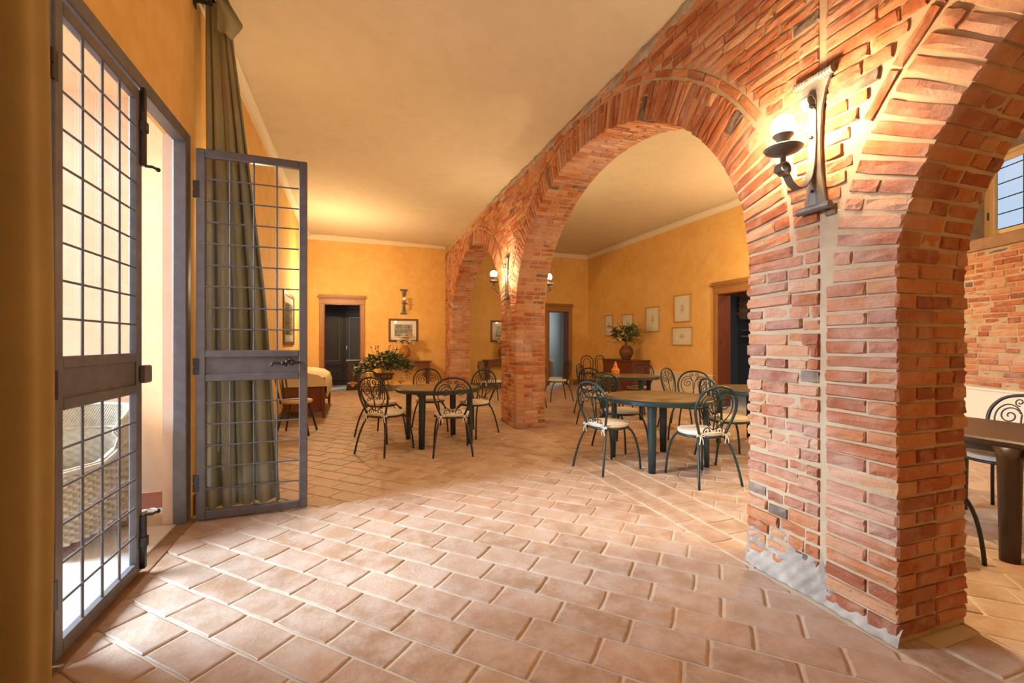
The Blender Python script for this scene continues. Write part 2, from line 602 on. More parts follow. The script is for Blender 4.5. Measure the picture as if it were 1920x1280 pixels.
# skewed wall with the high window: frame of reference
SK = radians(25)
SP0 = Vector((7.0, 3.3, 0))
SE = Vector((-sin(SK), -cos(SK), 0))       # along the wall, towards the viewer
SN = Vector((-cos(SK), sin(SK), 0))        # into the room


def slab_wall(name, axis, at, th, lo, hi, z0, z1, holes, mat, label):
    """wall with rectangular openings; axis 'x' -> wall plane x=at running along y"""
    b = MB()
    cuts = sorted(set([lo, hi] + [h[0] for h in holes] + [h[1] for h in holes]))
    for a, c in zip(cuts[:-1], cuts[1:]):
        m = (a + c) / 2
        spans = [(z0, z1)]
        for h in holes:
            if h[0] < m < h[1]:
                spans = [(z0, h[2]), (h[3], z1)]
        for s0, s1 in spans:
            if s1 - s0 < 1e-4: continue
            if axis == 'x':
                b.box((at, a, s0), (at + th, c, s1))
            else:
                b.box((a, at, s0), (c, at + th, s1))
    return struct(b.build(name, mat), label)


wall_left = slab_wall('wall_left', 'x', XL - 0.14, 0.14, YB, YF + 0.3, 0, 4.3,
                      [(D1[0], D1[1], 0, D1[2])], M['ochre'], 'ochre sponged plaster wall with the glazed iron door')
wall_back = slab_wall('wall_back', 'y', YF, 0.3, XL, XR + 0.3, 0, 4.3,
                      [(-0.74, 0.15, 0, 2.32), (5.62, 6.30, 0, 2.28)], M['ochre'], 'ochre sponged plaster wall at the far end')
wall_right = slab_wall('wall_right', 'x', XR, 0.3, 3.3, YF, 0, 4.3,
                       [(6.0, 7.04, 0, 2.30)], M['ochre'], 'ochre plaster wall with the row of framed prints')
struct(MB().box((XL, YB - 0.2, 0), (7.0, YB, 4.3)).build('wall_front', M['ochre']), 'ochre wall behind the viewer')

# --- skewed wall
WS0, WS1, WZ0, WZ1 = 0.17, 1.50, 2.50, 3.50


def skm():
    m = Matrix.Identity(4)
    m.col[0] = (*SE, 0); m.col[1] = (*(-SN), 0); m.col[2] = (0, 0, 1, 0); m.col[3] = (*SP0, 1)
    return m


SKM = skm()   # local x along the wall, y into the wall, z up
b = MB()
for a, c, z0, z1 in ((-0.3, WS0, 0, 4.3), (WS0, WS1, 0, WZ0), (WS0, WS1, WZ1, 4.3), (WS1, 7.2, 0, 4.3)):
    b.box((a, 0, z0), (c, 0.32, z1))
wall_side = struct(b.build('wall_side', M['cream']), 'rough brick wall under the high barred window')
wall_side.matrix_world = SKM

# --- ceiling: nave sheet dips towards the arcade, right nave is flat
_zt = [(-3, 3.70), (2.5, 3.71), (3.3, 3.71), (4.2, 3.75), (5.5, 3.78), (6.7, 3.83), (8.4, 3.86), (9.9, 3.90), (11.8, 3.97), (12.7, 4.05)]


def zt(y):
    for (a, za), (c, zc) in zip(_zt[:-1], _zt[1:]):
        if a <= y <= c:
            return za + (zc - za) * (y - a) / (c - a)
    return _zt[0][1] if y < 0 else _zt[-1][1]


b = MB()


def ceil_fn(u, v):
    y = YB + (YF + 0.1 - YB) * v
    xa = AX0 + ASL * y + 0.1
    x = XL - 0.05 + (xa - XL + 0.05) * u
    return (x, y, ZC - (ZC - zt(y)) * u ** 1.6)


b.grid(ceil_fn, 14, 24, True)
ceiling = struct(b.build('ceiling', M['cream'], smooth=True), 'cream plaster ceiling')
MB().box((AX0 + 0.3, YB, ZC), (XR + 0.2, YF + 0.2, ZC + 0.1)).build('ceiling_field', M['cream'], ceiling)

# --- cornices


def cornice(name, p0, p1, inward):
    """small stepped moulding from p0 to p1 just below the ceiling, inward = unit normal into the room"""
    p0 = Vector(p0); p1 = Vector(p1); n = Vector(inward)
    prof = [(0.0, 0.0), (0.02, 0.0), (0.025, 0.03), (0.05, 0.06), (0.085, 0.085), (0.09, 0.12), (0.0, 0.125)]
    v = []
    for p in (p0, p1):
        for d, h in prof:
            v.append(p + n * d + Vector((0, 0, h)))
    k = len(prof)
    f = [(i, (i + 1) % k, k + (i + 1) % k, k + i) for i in range(k)] + [tuple(range(k))[::-1], tuple(range(k, 2 * k))]
    return struct(MB().add(v, f).build(name, M['cornice']), 'cream plaster cornice')


cornice('trim_1', (XL, YF, 3.955), (2.42, YF, 3.955), (0, -1, 0))
cornice('trim_2', (2.9, YF, 3.955), (XR, YF, 3.955), (0, -1, 0))
cornice('trim_3', (XR, 3.3, 3.955), (XR, YF, 3.955), (-1, 0, 0))
cornice('trim_4', (XL, YB, 3.955), (XL, YF, 3.955), (1, 0, 0))

for nm, a, c in (('baseboard_back', (XL, YF - 0.018), (-0.86, YF)), ('baseboard_back', (0.27, YF - 0.018), (2.42, YF)), ('baseboard_back', (2.9, YF - 0.018), (5.48, YF)),
                 ('baseboard_back', (6.45, YF - 0.018), (XR, YF)), ('baseboard_left', (XL, 3.95), (XL + 0.018, YF)), ('baseboard_right', (XR - 0.018, 9.75), (XR, YF))):
    struct(MB().box((*a, 0), (*c, 0.15), 0.004).build(nm, M['base_brown']), 'brown painted skirting')

# ------------------------------------------------------------------ floor
floor = struct(MB().box((XL - 0.14, YB, -0.2), (9.9, 16.2, -0.006)).build('floor', M['grout']), 'terracotta tile floor laid diagonally')

Q = sqrt(0.5)
TP, TL, V0 = 0.188, 0.333, 1.747


def clip(poly, a, bb, c):
    """keep the side a*x+b*y>=c"""
    out = []
    n = len(poly)
    for i in range(n):
        p, q = poly[i], poly[(i + 1) % n]
        dp = a * p[0] + bb * p[1] - c; dq = a * q[0] + bb * q[1] - c
        if dp >= 0: out.append(p)
        if dp * dq < 0:
            t = dp / (dp - dq)
            out.append((p[0] + (q[0] - p[0]) * t, p[1] + (q[1] - p[1]) * t))
    return out


def parea(p):
    return 0.5 * abs(sum(p[i][0] * p[(i + 1) % len(p)][1] - p[(i + 1) % len(p)][0] * p[i][1] for i in range(len(p))))


def tile_geo(poly, z=0.0, rr=None, sub=True):
    """a slightly uneven tile: top face, rounded edge, sides"""
    rr = rr or R
    cx = sum(p[0] for p in poly) / len(poly); cy = sum(p[1] for p in poly) / len(poly)
    pts = []
    n = len(poly)
    for i in range(n):
        p, q = poly[i], poly[(i + 1) % n]
        L = math.hypot(q[0] - p[0], q[1] - p[1])
        pts.append((p[0] + (cx - p[0]) * 0.018 + rr.uniform(-.002, .002), p[1] + (cy - p[1]) * 0.018 + rr.uniform(-.002, .002)))
        if sub and L > 0.12:
            for t in (0.33, 0.67):
                pts.append((p[0] + (q[0] - p[0]) * t + rr.uniform(-.0025, .0025), p[1] + (q[1] - p[1]) * t + rr.uniform(-.0025, .0025)))
    m = len(pts)
    tilt = (rr.uniform(-.004, .004), rr.uniform(-.004, .004))

    def ring(ins, dz):
        out = []
        for x, y in pts:
            d = math.hypot(x - cx, y - cy) or 1
            k = max(0.0, 1 - ins / d)
            X = cx + (x - cx) * k; Y = cy + (y - cy) * k
            out.append((X, Y, z + dz + (X - cx) * tilt[0] + (Y - cy) * tilt[1]))
        return out
    v = ring(0.010, 0.0) + ring(0.0015, -0.0028) + ring(0.0, -0.012)
    f = [tuple(range(m))]
    for r0 in (0, m):
        for i in range(m):
            j = (i + 1) % m
            f.append((r0 + i, r0 + m + i, r0 + m + j, r0 + j))
    return v, f


tiles = []   # (poly, full?, centre, angle)


def xa(y): return AX0 + ASL * y


def diag_rect(u0, u1, v0, v1):
    return [((u + v) * Q, (v - u) * Q) for u, v in ((u0, v0), (u1, v0), (u1, v1), (u0, v1))]


def in_view(cx, cy):
    d = cx * sin(YAW) + cy * cos(YAW)
    u = cx * cos(YAW) - cy * sin(YAW)
    return d > 1.0 and abs(u) < d * 1.30 + 0.3


for j in range(-12, 90):
    v0 = V0 - 0.188 + j * TP
    off = -2.0 + (TL / 2 if j % 2 else 0.0) + R.uniform(-.05, .05)
    for i in range(-60, 60):
        u0 = off + i * TL
        g = 0.0045
        rect = diag_rect(u0 + g, u0 + TL - g, v0 + g, v0 + TP - g)
        cx = sum(p[0] for p in rect) / 4; cy = sum(p[1] for p in rect) / 4
        if not in_view(cx, cy) or cy > YF + 0.4: continue
        for side in (0, 1):
            p = rect
            if side == 0:
                p = clip(p, 1, 0, XL + 0.03)
                p = clip(p, -1, ASL, -(AX0) + 0.045) if p else p      # x <= xa - .045
            else:
                p = clip(p, 1, -ASL, AX0 + 0.455)
                p = clip(p, -1, 0, -(XR + 0.0)) if p else p
            p = clip(p, 0, -1, -YF) if p else p
            if len(p) < 3 or parea(p) < 0.0012: continue
            full = len(p) == 4 and parea(p) > 0.98 * (TL - 2 * g) * (TP - 2 * g)
            c = (sum(q[0] for q in p) / len(p), sum(q[1] for q in p) / len(p))
            tiles.append((p, full, c))
# two rows laid along the arcade
for x0, x1, L in ((-0.035, 0.165, 0.335), (0.175, 0.445, 0.195)):
    y = -0.4
    while y < 12.3:
        l = L * R.uniform(.97, 1.03)
        if y + l / 2 < 1.2 or 2.0 < y + l / 2 < 6.35 or 6.9 < y + l / 2 < 11.5:
            p = [(xa(y) + x0 + .005, y + .005), (xa(y) + x1 - .005, y + .005), (xa(y) + x1 - .005, y + l - .005), (xa(y) + x0 + .005, y + l - .005)]
            tiles.append((p, False, ((p[0][0] + p[1][0]) / 2, y + l / 2)))
        y += l
order = sorted(range(len(tiles)), key=lambda k: -px_area((*tiles[k][2], 0), parea(tiles[k][0]) * CAM_H / max(0.3, tiles[k][2][0] * sin(YAW) + tiles[k][2][1] * cos(YAW))))
full_meshes = []
for k in range(8):
    g = 0.0045
    b = MB(); b.add(*tile_geo([(-TL / 2 + g, -TP / 2 + g), (TL / 2 - g, -TP / 2 + g), (TL / 2 - g, TP / 2 - g), (-TL / 2 + g, TP / 2 - g)]))
    full_meshes.append(b.mesh('floor_tile', M['tile']))
rest = MB()
for n_, k in enumerate(order):
    poly, full, c = tiles[k]
    if n_ < 296:
        if full:
            o = link('floor_tile', full_meshes[R.randrange(8)], floor)
            o.location = (c[0], c[1], R.uniform(-.0015, .0012)); o.rotation_euler = (0, 0, -pi / 4 + R.choice((0, pi)) + R.uniform(-.006, .006))
        else:
            q = [(x - c[0], y - c[1]) for x, y in poly]
            o = link('floor_tile', MB().add(*tile_geo(q)).mesh('floor_tile', M['tile']), floor)
            o.location = (c[0], c[1], R.uniform(-.0015, .0012))
    else:
        rest.add(*tile_geo(poly, R.uniform(-.0015, .0012), sub=False))
o = rest.build('floor_tiling', M['tile_many'], floor); o['kind'] = 'stuff'

# ------------------------------------------------------------------ brick pieces


def brick_geo(rr, rough=1.0, ysc=1.0):
    """unit brick, face towards -y, corners worn"""
    xs = (-.5, -.2, .2, .5); zs = (-.5, 0.02, .5)
    v = []; idx = {}
    for i, x in enumerate(xs):
        for k, z in enumerate(zs):
            edge = (i in (0, 3)) or (k in (0, 2))
            corner = (i in (0, 3)) and (k in (0, 2))
            X = x * (0.955 if i in (0, 3) else 1) + rr.uniform(-.012, .012) * rough
            Z = z * (0.86 if k != 1 else 1) + rr.uniform(-.035, .035) * rough
            if corner: X *= 0.985; Z *= 0.94
            Y = -.5 + (rr.uniform(.0, .05) if edge else rr.uniform(-.03, .035)) * rough * ysc
            idx[i, k] = len(v); v.append((X, Y, Z))
    f = []
    for i in range(3):
        for k in range(2):
            f.append((idx[i, k], idx[i + 1, k], idx[i + 1, k + 1], idx[i, k + 1]))
    ring = [(0, 0), (1, 0), (2, 0), (3, 0), (3, 1), (3, 2), (2, 2), (1, 2), (0, 2), (0, 1)]
    base = len(v)
    for (i, k) in ring:
        v.append((xs[i] + rr.uniform(-.006, .006), -.5 + (.12 + rr.uniform(-.03, .03)) * ysc, (zs[k] if k != 1 else 0) + rr.uniform(-.02, .02)))
    b2 = len(v)
    for (i, k) in ring:
        v.append((xs[i], .5, zs[k] if k != 1 else 0))
    n = len(ring)
    for q in range(n):
        p = (q + 1) % n
        f.append((idx[ring[q]], base + q, base + p, idx[ring[p]]))
        f.append((base + q, b2 + q, b2 + p, base + p))
    f.append(tuple(b2 + q for q in range(n))[::-1])
    # make all outward: the face above is ordered for -y
    return v, f


BV = [brick_geo(random.Random(100 + k), 1.7) for k in range(18)]
BV2 = [brick_geo(random.Random(300 + k), 1.7, .4) for k in range(18)]
BM2 = [MB().add(*g).mesh('brick', M['brick']) for g in BV2]
BM = [MB().add(*g).mesh('brick', M['brick']) for g in BV]


def place_bricks(parent, items, limit, stuff_name, jitter=0.004):
    """items: (matrix in the parent's frame, visible weight); biggest become objects"""
    items = sorted(items, key=lambda t: -t[1])
    rest = MB()
    for n_, (m, w) in enumerate(items):
        if n_ < limit and w > 0:
            deep = m.col[1].xyz.length > .17
            o = link('brick', (BM2 if deep else BM)[R.randrange(18)], parent)
            o.matrix_local = m
        else:
            g = (BV2 if m.col[1].xyz.length > .17 else BV)[R.randrange(18)]
            rest.add(g[0], g[1], m)
    if rest.v:
        o = rest.build(stuff_name, M['brick_many'], parent)
        o['kind'] = 'stuff'


# ------------------------------------------------------------------ arcade (wall_middle)
# local frame: x into the wall (0 = nave face), y along, z up
AM = Matrix.Translation((AX0, 0, 0)) @ Matrix.Rotation(-math.atan(ASL), 4, 'Z')
ARCH = [(-0.91, 2.13, 1.58, 1.50), (4.12, 2.12, 1.75, 1.60), (9.19, 2.20, 1.75, 1.62)]   # yc, half span, spring z, rise
AY0, AY1 = YB, YF


def under(y, grow=0.0):
    """z of the soffit at y, or None when y is over a pier"""
    for yc, a, zs, bb in ARCH:
        t = (y - yc) / (a + grow)
        if abs(t) < 1:
            return zs + (bb + grow) * sqrt(1 - t * t)
    return None


core = MB()
IN = 0.010
ys = []
for (yc, a, zs, bb) in ARCH:
    for k in range(61):
        ys.append(yc - (a + IN) * cos(pi * k / 60))
ys = sorted([y for y in ys if AY0 <= y <= AY1] + [AY0, AY1])
xi, xo = IN, ATH - 0.0


def under_core(y):
    for yc, a, zs, bb in ARCH:
        t = (y - yc) / (a + IN)
        if abs(t) <= 1.0000001:
            return zs + (bb + IN) * sqrt(max(0, 1 - t * t))
    return 0.0


for y0, y1 in zip(ys[:-1], ys[1:]):
    if y1 - y0 < 1e-6: continue
    mid = (y0 + y1) / 2
    pier = under(mid, IN) is None
    zb0 = 0.0 if pier else under_core(y0)
    zb1 = 0.0 if pier else under_core(y1)
    zt0 = 4.2
    v = [(xi, y0, zb0), (xi, y1, zb1), (xi, y1, zt0), (xi, y0, zt0), (xo, y0, zb0), (xo, y1, zb1), (xo, y1, zt0), (xo, y0, zt0)]
    core.add(v, [(0, 3, 2, 1), (4, 5, 6, 7), (0, 1, 5, 4)])
    if pier:
        lo = max(z for _, _, z, _ in ARCH)
        core.add([(xi, y0, 0), (xo, y0, 0), (xo, y0, 1.8), (xi, y0, 1.8)], [(0, 1, 2, 3)])
        core.add([(xi, y1, 0), (xo, y1, 0), (xo, y1, 1.8), (xi, y1, 1.8)], [(3, 2, 1, 0)])
wall_middle = struct(core.build('wall_middle', M['mortar']), 'brick arcade of tall arches on square brick piers')
wall_middle.matrix_world = AM

BR = []   # arcade bricks
CH = 0.068
BH = 0.056


def put(c, L, D, H, lx, ly, lz, weight=1.0):
    """brick with centre c; axes: L along its length, D into the masonry, H up the course"""
    m = Matrix.Identity(4)
    L = Vector(L); D = Vector(D); H = Vector(H)
    m.col[0] = (*(L * lx), 0); m.col[1] = (*(D * ly), 0); m.col[2] = (*(H * lz), 0); m.col[3] = (*c, 1)
    wp = AM @ Vector(c)
    # facing weight
    nw = AM.to_3x3() @ (-D)
    view = Vector((0, 0, CAM_H)) - wp
    fc = max(0.0, nw.dot(view.normalized()))
    # a brick that shows two faces
    BR.append((m, px_area(wp, lx * lz * fc) * weight))


def jit(s): return R.uniform(-s, s)


def face_run(y0, y1, z, ends=(False, False), par=0, rubble=False):
    """one course on the nave face between y0 and y1 at height z (centre)"""
    if y1 - y0 < 0.05: return
    y = y0
    first = True
    while y < y1 - 0.03:
        l = 0.27 if (R.random() < .72) else 0.135
        l *= R.uniform(.9, 1.1)
        if rubble: l = R.choice((.10, .14, .18, .23)) * R.uniform(.85, 1.15)
        if first and not ends[0]: l *= R.uniform(.35, 1.0)
        dep = 0.10
        if first and ends[0]: l = 0.26 if par else 0.125
        if first and ends[0]: dep = 0.125 if par else 0.26
        last = False
        if y1 - (y + l) < 0.075: l = y1 - y; last = True
        if ends[1] and not last and y1 - (y + l) < (0.26 if par else 0.125) + 0.08:
            # leave a corner brick
            cl = 0.26 if par else 0.125
            if y1 - cl - y > 0.05: l = y1 - cl - y
        if last and ends[1]: dep = 0.125 if par else 0.26
        g = 0.012
        lx = l - (0 if (first and ends[0]) else g / 2) - (0 if (last and ends[1]) else g / 2)
        yc = y + (0 if (first and ends[0]) else g / 2) + lx / 2
        rj = jit(.035) if rubble else jit(.008)
        put((dep / 2 - .004 + jit(.009 if rubble else .005), yc, z + jit(.007 if rubble else .003)), (0, -cos(rj), sin(rj)), (1, 0, 0), (0, sin(rj), cos(rj)), lx, dep, BH * (R.uniform(.78, 1.12) if rubble else R.uniform(.92, 1.08)))
        y += l
        first = False


piers = [(1.22, 2.00), (6.24, 6.99), (11.39, YF)]
JOINT = 1.55
z = CH / 2
k = 0
while z < 4.1:
    par = k % 2
    # solid spans on the face at this height
    spans = []
    cuts = [AY0]
    for (yc, a, zs, bb) in ARCH:
        if z < zs:
            cuts += [yc - a, yc + a]
        else:
            gr = 0.305 if z < 2.15 else 0.375
            A = a + gr; B = bb + gr
            t = (z - zs) / B
            if t < 1:
                hw = A * sqrt(1 - t * t)
                cuts += [yc - hw, yc + hw]
    cuts.append(AY1)
    low = z < 1.55
    for i in range(0, len(cuts) - 1, 2):
        y0, y1 = cuts[i], cuts[i + 1]
        if y1 - y0 < 0.04: continue
        zm = zt((y0 + y1) / 2)
        if z > min(zt(y0), zt(y1)) + 0.06 and z > zt((y0 + y1) / 2) + 0.06: continue
        if y0 < JOINT < y1 and z < 3.9:
            face_run(y0, JOINT - .012, z + .02, (low or z < ARCH[0][2], False), par)
            face_run(JOINT + .012, y1, z, (False, z < ARCH[1][2]), par, z < 1.7)
        else:
            face_run(y0, y1, z, (z < 1.75 and y0 > 0, z < 1.75 and y1 < YF - .1), par)
    # pier ends
    for (p0, p1), zs0, zs1 in zip(piers, (1.58, 1.75, 1.75), (1.75, 1.75, 0)):
        dep_c = 0.125 if par else 0.26
        for end, sgn, lim in ((p0, -1, zs0), (p1, 1, zs1)):
            if z > lim or (end == YF): continue
            x = dep_c + 0.006
            while x < ATH - 0.03:
                l = (0.23 if R.random() < .6 else 0.125) * R.uniform(.95, 1.05)
                if ATH - (x + l) < 0.06: l = ATH - x + R.uniform(0, .008)
                zz = z + (.02 if end == p0 and p0 == 1.22 else 0)
                L = (1, 0, 0) if sgn < 0 else (-1, 0, 0)
                put((x + l / 2, end - sgn * (0.05 - .004) + jit(.004), zz + jit(.003)), L, (0, -sgn, 0), (0, 0, 1), l - .012, 0.10, BH * R.uniform(.94, 1.06))
                x += l
    z += CH
    k += 1

# rings and soffits
for ai, (yc, a, zs, bb) in enumerate(ARCH):
    # equal arc-length parameters
    N_ = 400
    P = [(yc - a * cos(pi * i / N_), zs + bb * sin(pi * i / N_)) for i in range(N_ + 1)]
    acc = [0]
    for p, q in zip(P[:-1], P[1:]):
        acc.append(acc[-1] + math.hypot(q[0] - p[0], q[1] - p[1]))
    nb = round(acc[-1] / CH)
    pitch = acc[-1] / nb
    j = 0
    for kb in range(nb):
        s = (kb + .5) * pitch
        while acc[j + 1] < s: j += 1
        t = pi * (j + (s - acc[j]) / (acc[j + 1] - acc[j])) / N_
        py, pz = yc - a * cos(t), zs + bb * sin(t)
        n = Vector((0, -cos(t) / a, sin(t) / bb)).normalized()
        tan = Vector((0, n.z, -n.y))
        if py < YB + .1: continue
        if ai == 2 and py > YF: continue
        par = kb % 2
        dep = 0.14 if par else 0.27
        # face brick(s): length runs along n (radially)
        lens = [0.285] if R.random() < .62 else ([0.14, 0.135] if R.random() < .5 else [0.19, 0.085])
        r = R.uniform(-.004, .004)
        for l in lens:
            c = Vector((0, py, pz)) + n * (r + l / 2)
            c.x = dep / 2 - .004 + jit(.004)
            put(c, n if True else n, (1, 0, 0), tan, l - .006, dep, BH * (1 + .5 * (r + l / 2) / (a)) * R.uniform(.95, 1.05), 1.0)
            r += l + .006
        # soffit bricks behind the face brick
        x = dep + .006
        while x < ATH - .03:
            l = (0.25 if R.random() < .65 else 0.125) * R.uniform(.95, 1.05)
            if ATH - (x + l) < 0.06: l = ATH - x + R.uniform(0, .006)
            c = Vector((0, py, pz)) + n * (0.05 - jit(.005))
            c.x = x + l / 2
            put(c, (1, 0, 0), n, -tan, l - .012, 0.10, BH * R.uniform(.95, 1.05))
            x += l
    # outer course laid flat along the ring
    A2, B2 = a + 0.298, bb + 0.298
    s = 0.05; L2 = 0.0
    t = 0.03
    while t < pi - 0.03:
        l = R.uniform(.16, .24)
        sp = sqrt((A2 * sin(t)) ** 2 + (B2 * cos(t)) ** 2)
        tm = t + l / 2 / sp
        py, pz = yc - A2 * cos(tm), zs + B2 * sin(tm)
        n = Vector((0, -cos(tm) / A2, sin(tm) / B2)).normalized()
        tan = Vector((0, n.z, -n.y))
        if py > YB + .1 and py < YF and pz < zt(py) + .05:
            other = any(((py - c2) / (a2 + .26)) ** 2 + ((pz - z2) / (b2 + .26)) ** 2 < 1 for (c2, a2, z2, b2) in ARCH if c2 != yc and pz > z2) or (abs(py - 1.6) < .1 and pz < 2.2 and False)
            if not other and not (py < 1.93 and ai == 1) and not (ai == 0 and pz < 2.1) and pz > 2.3:
                c = Vector((0.045 + jit(.004), py, pz)) + n * .03
                put(c, -tan, (1, 0, 0), n, l - .012, .1, .05)
        t += l / sp

# the rings of neighbouring arches meet over the pier: drop what overlaps there
place_bricks(wall_middle, BR, 298, 'brickwork')

# mortar: grey smear at the foot of the near pier, upright joint, ragged line under the ceiling
rs = random.Random(5)
tops = [(1.22, .07), (1.30, .06), (1.38, .10), (1.46, .09), (1.53, .16), (1.57, .27), (1.64, .25), (1.72, .34), (1.80, .30), (1.88, .24), (1.95, .31), (2.00, .20)]


def foot(u, v):
    y = 1.21 + 0.80 * u
    h = 0
    for (a, ha), (c, hc) in zip(tops[:-1], tops[1:]):
        if a - .02 <= y <= c + .02:
            h = ha + (hc - ha) * min(1, max(0, (y - a) / (c - a)))
    zz = v * h
    th = 0.014 - 0.026 * v + 0.006 * sin(11 * y + 19 * zz) + 0.004 * sin(53 * y - 41 * zz) + 0.003 * sin(97 * y + 83 * zz)
    return (-max(th, -.010) + .002 if v < 1 else .02, y, zz)


MB().grid(foot, 90, 26, True).build('mortar_smear', M['grey_mortar'], wall_middle, True, 'grey lime mortar smeared over the pier foot')


def line_fn(u, v):
    y = 1.9 + v * 6.0
    a = pi * (u - .1) * 1.2
    r = 0.045 + .014 * sin(13 * y) + .01 * sin(37 * y + u * 5)
    return (0.015 - r * sin(a) * .55, y, zt(y) - .03 + r * cos(a))


MB().grid(line_fn, 8, 110).build('mortar_bead', M['grey_mortar'], wall_middle, True, 'ragged grey mortar along the ceiling')

# ------------------------------------------------------------------ skewed wall: bricks, dado, window
items = []
z = 0.81
while z < 2.36:
    h = R.choice((.058, .062, .066, .05))
    x = -0.25 + R.uniform(0, .1)
    while x < 1.75:
        l = R.choice((.27, .25, .14, .20, .11, .30)) * R.uniform(.9, 1.1)
        m = Matrix.Translation((x + l / 2, .035 + jit(.010), z + h / 2 + jit(.004))) @ Matrix.Rotation(jit(.03), 4, 'Y') @ Matrix.Diagonal((l - .014, .1, h - .006, 1))
        items.append((m, 1.0 if -0.05 < x < 1.1 else 0.1))
        x += l
    z += h + .006
place_bricks(wall_side, items, 290, 'rubble_brickwork')
MB().box((-.25, -.004, 0.79), (3.0, .05, 2.40)).build('rubble_mortar', M['mortar'], wall_side)
b = MB().box((-.25, -.05, 0), (3.5, .02, 0.76)).box((-.25, -.06, .76), (3.5, .02, .785), .005)
dado2 = struct(b.build('trim_5', M['dado']), 'white panelled dado below the brickwork')
dado2.matrix_world = SKM

wd = bpy.data.objects.new('window_1', None); COL.objects.link(wd); struct(wd, 'high casement window with outer iron bars')
wd.matrix_world = SKM
MB().box((-.02, -.05, 2.37), (1.8, .06, 2.505), .008).build('window_sill', M['oldwood'], wd, label='worn wooden sill')
MB().box((WS0 - .0, -.03, WZ1), (1.8, .05, WZ1 + .09), .006).build('lintel', M['oldwood'], wd, label='worn wooden lintel')
b = MB().box((WS0, .0, WZ0), (WS0 + .006, .25, WZ1)).box((WS0, .0, WZ1 - .006), (WS1, .25, WZ1)).box((WS1 - .006, .0, WZ0), (WS1, .25, WZ1)).box((WS0, 0, WZ0), (WS1, .25, WZ0 + .006))
b.build('reveal', M['reveal'], wd)
FX0, FX1 = WS0 + .0, WS1 - .02
b = MB()
b.box((WS0 + .0, .2, WZ0), (WS0 + .07, .27, WZ1), .006); b.box((WS1 - .09, .2, WZ0), (WS1 - .02, .27, WZ1), .006)
b.box((WS0 + .07, .2, WZ0), (WS1 - .09, .27, WZ0 + .045), .006); b.box((WS0 + .07, .2, WZ1 - .05), (WS1 - .09, .27, WZ1), .006)
b.build('window_frame', M['window_wood'], wd)
sash = [(WS0 + .075, (WS0 + WS1) / 2 - .012), ((WS0 + WS1) / 2 - .008, WS1 - .095)]
for s0, s1 in sash:
    b = MB()
    b.box((s0, .185, WZ0 + .05), (s0 + .06, .235, WZ1 - .055), .006); b.box((s1 - .06, .185, WZ0 + .05), (s1, .235, WZ1 - .055), .006)
    b.box((s0 + .06, .185, WZ0 + .05), (s1 - .06, .235, WZ0 + .11), .006); b.box((s0 + .06, .185, WZ1 - .115), (s1 - .06, .235, WZ1 - .055), .006)
    sa = b.build('sash', M['window_wood'], wd)
    MB().box((s0 + .055, .208, WZ0 + .1), (s1 - .055, .212, WZ1 - .1)).build('pane', M['glass'], sa)
    for zz in (WZ0 + .25, WZ1 - .3):
        MB().tube([(s0 - .004, .182, zz), (s0 - .004, .182, zz + .09)], .008, 8).build('hinge', M['bronze'], sa)
for xx in (WS0 + .29, WS0 + .58, WS0 + .87, WS0 + 1.16):
    MB().tube([(xx, .36, WZ0 - .05), (xx, .36, WZ1 + .05)], .010, 8).build('iron_bar', M['black_iron'], wd)
for zz in (WZ0 + .16, WZ0 + .34, WZ0 + .52, WZ0 + .70, WZ0 + .88):
    MB().tube([(WS0 - .05, .372, zz), (WS1 + .05, .372, zz)], .007, 8).build('iron_bar', M['black_iron'], wd)
# shrub outside the high window
sh = thing('garden_shrub', 'green leafy shrub outside the high barred window', 'shrub')
rs = random.Random(11)
b = MB()
for k in range(620):
    s = rs.uniform(.25, 2.4); d = rs.uniform(.9, 1.9)
    top = 3.34 + .16 * sin(4 * s + 1) + (rs.random() ** 3) * .5
    zz = rs.uniform(2.2, top) if rs.random() < .8 else top
    p = SKM @ Vector((s, d, zz))
    q = Matrix.Translation(p) @ Matrix.Rotation(rs.uniform(0, 6.3), 4, 'Z') @ Matrix.Rotation(rs.uniform(-1, 1), 4, 'X')
    w = rs.uniform(.02, .035); l = rs.uniform(.05, .09)
    b.add([(0, 0, 0), (w, l * .4, .012), (0, l, 0), (-w, l * .4, .012)], [(0, 1, 2, 3)], q)
o = b.build('foliage', M['hedge'], sh); o['kind'] = 'stuff'
b = MB()
for k in range(9):
    p0 = SKM @ Vector((.5 + .2 * k, 1.4, 1.5)); p1 = SKM @ Vector((.4 + .22 * k, 1.3 + rs.uniform(-.3, .3), 3.35 + rs.uniform(0, .4)))
    b.tube(bez(p0, (p0 + p1) / 2 + Vector((.1, .05, .1)), p1), .012, 5)
b.build('stem', M['oldwood'], sh)

# ------------------------------------------------------------------ door casings and the rooms beyond


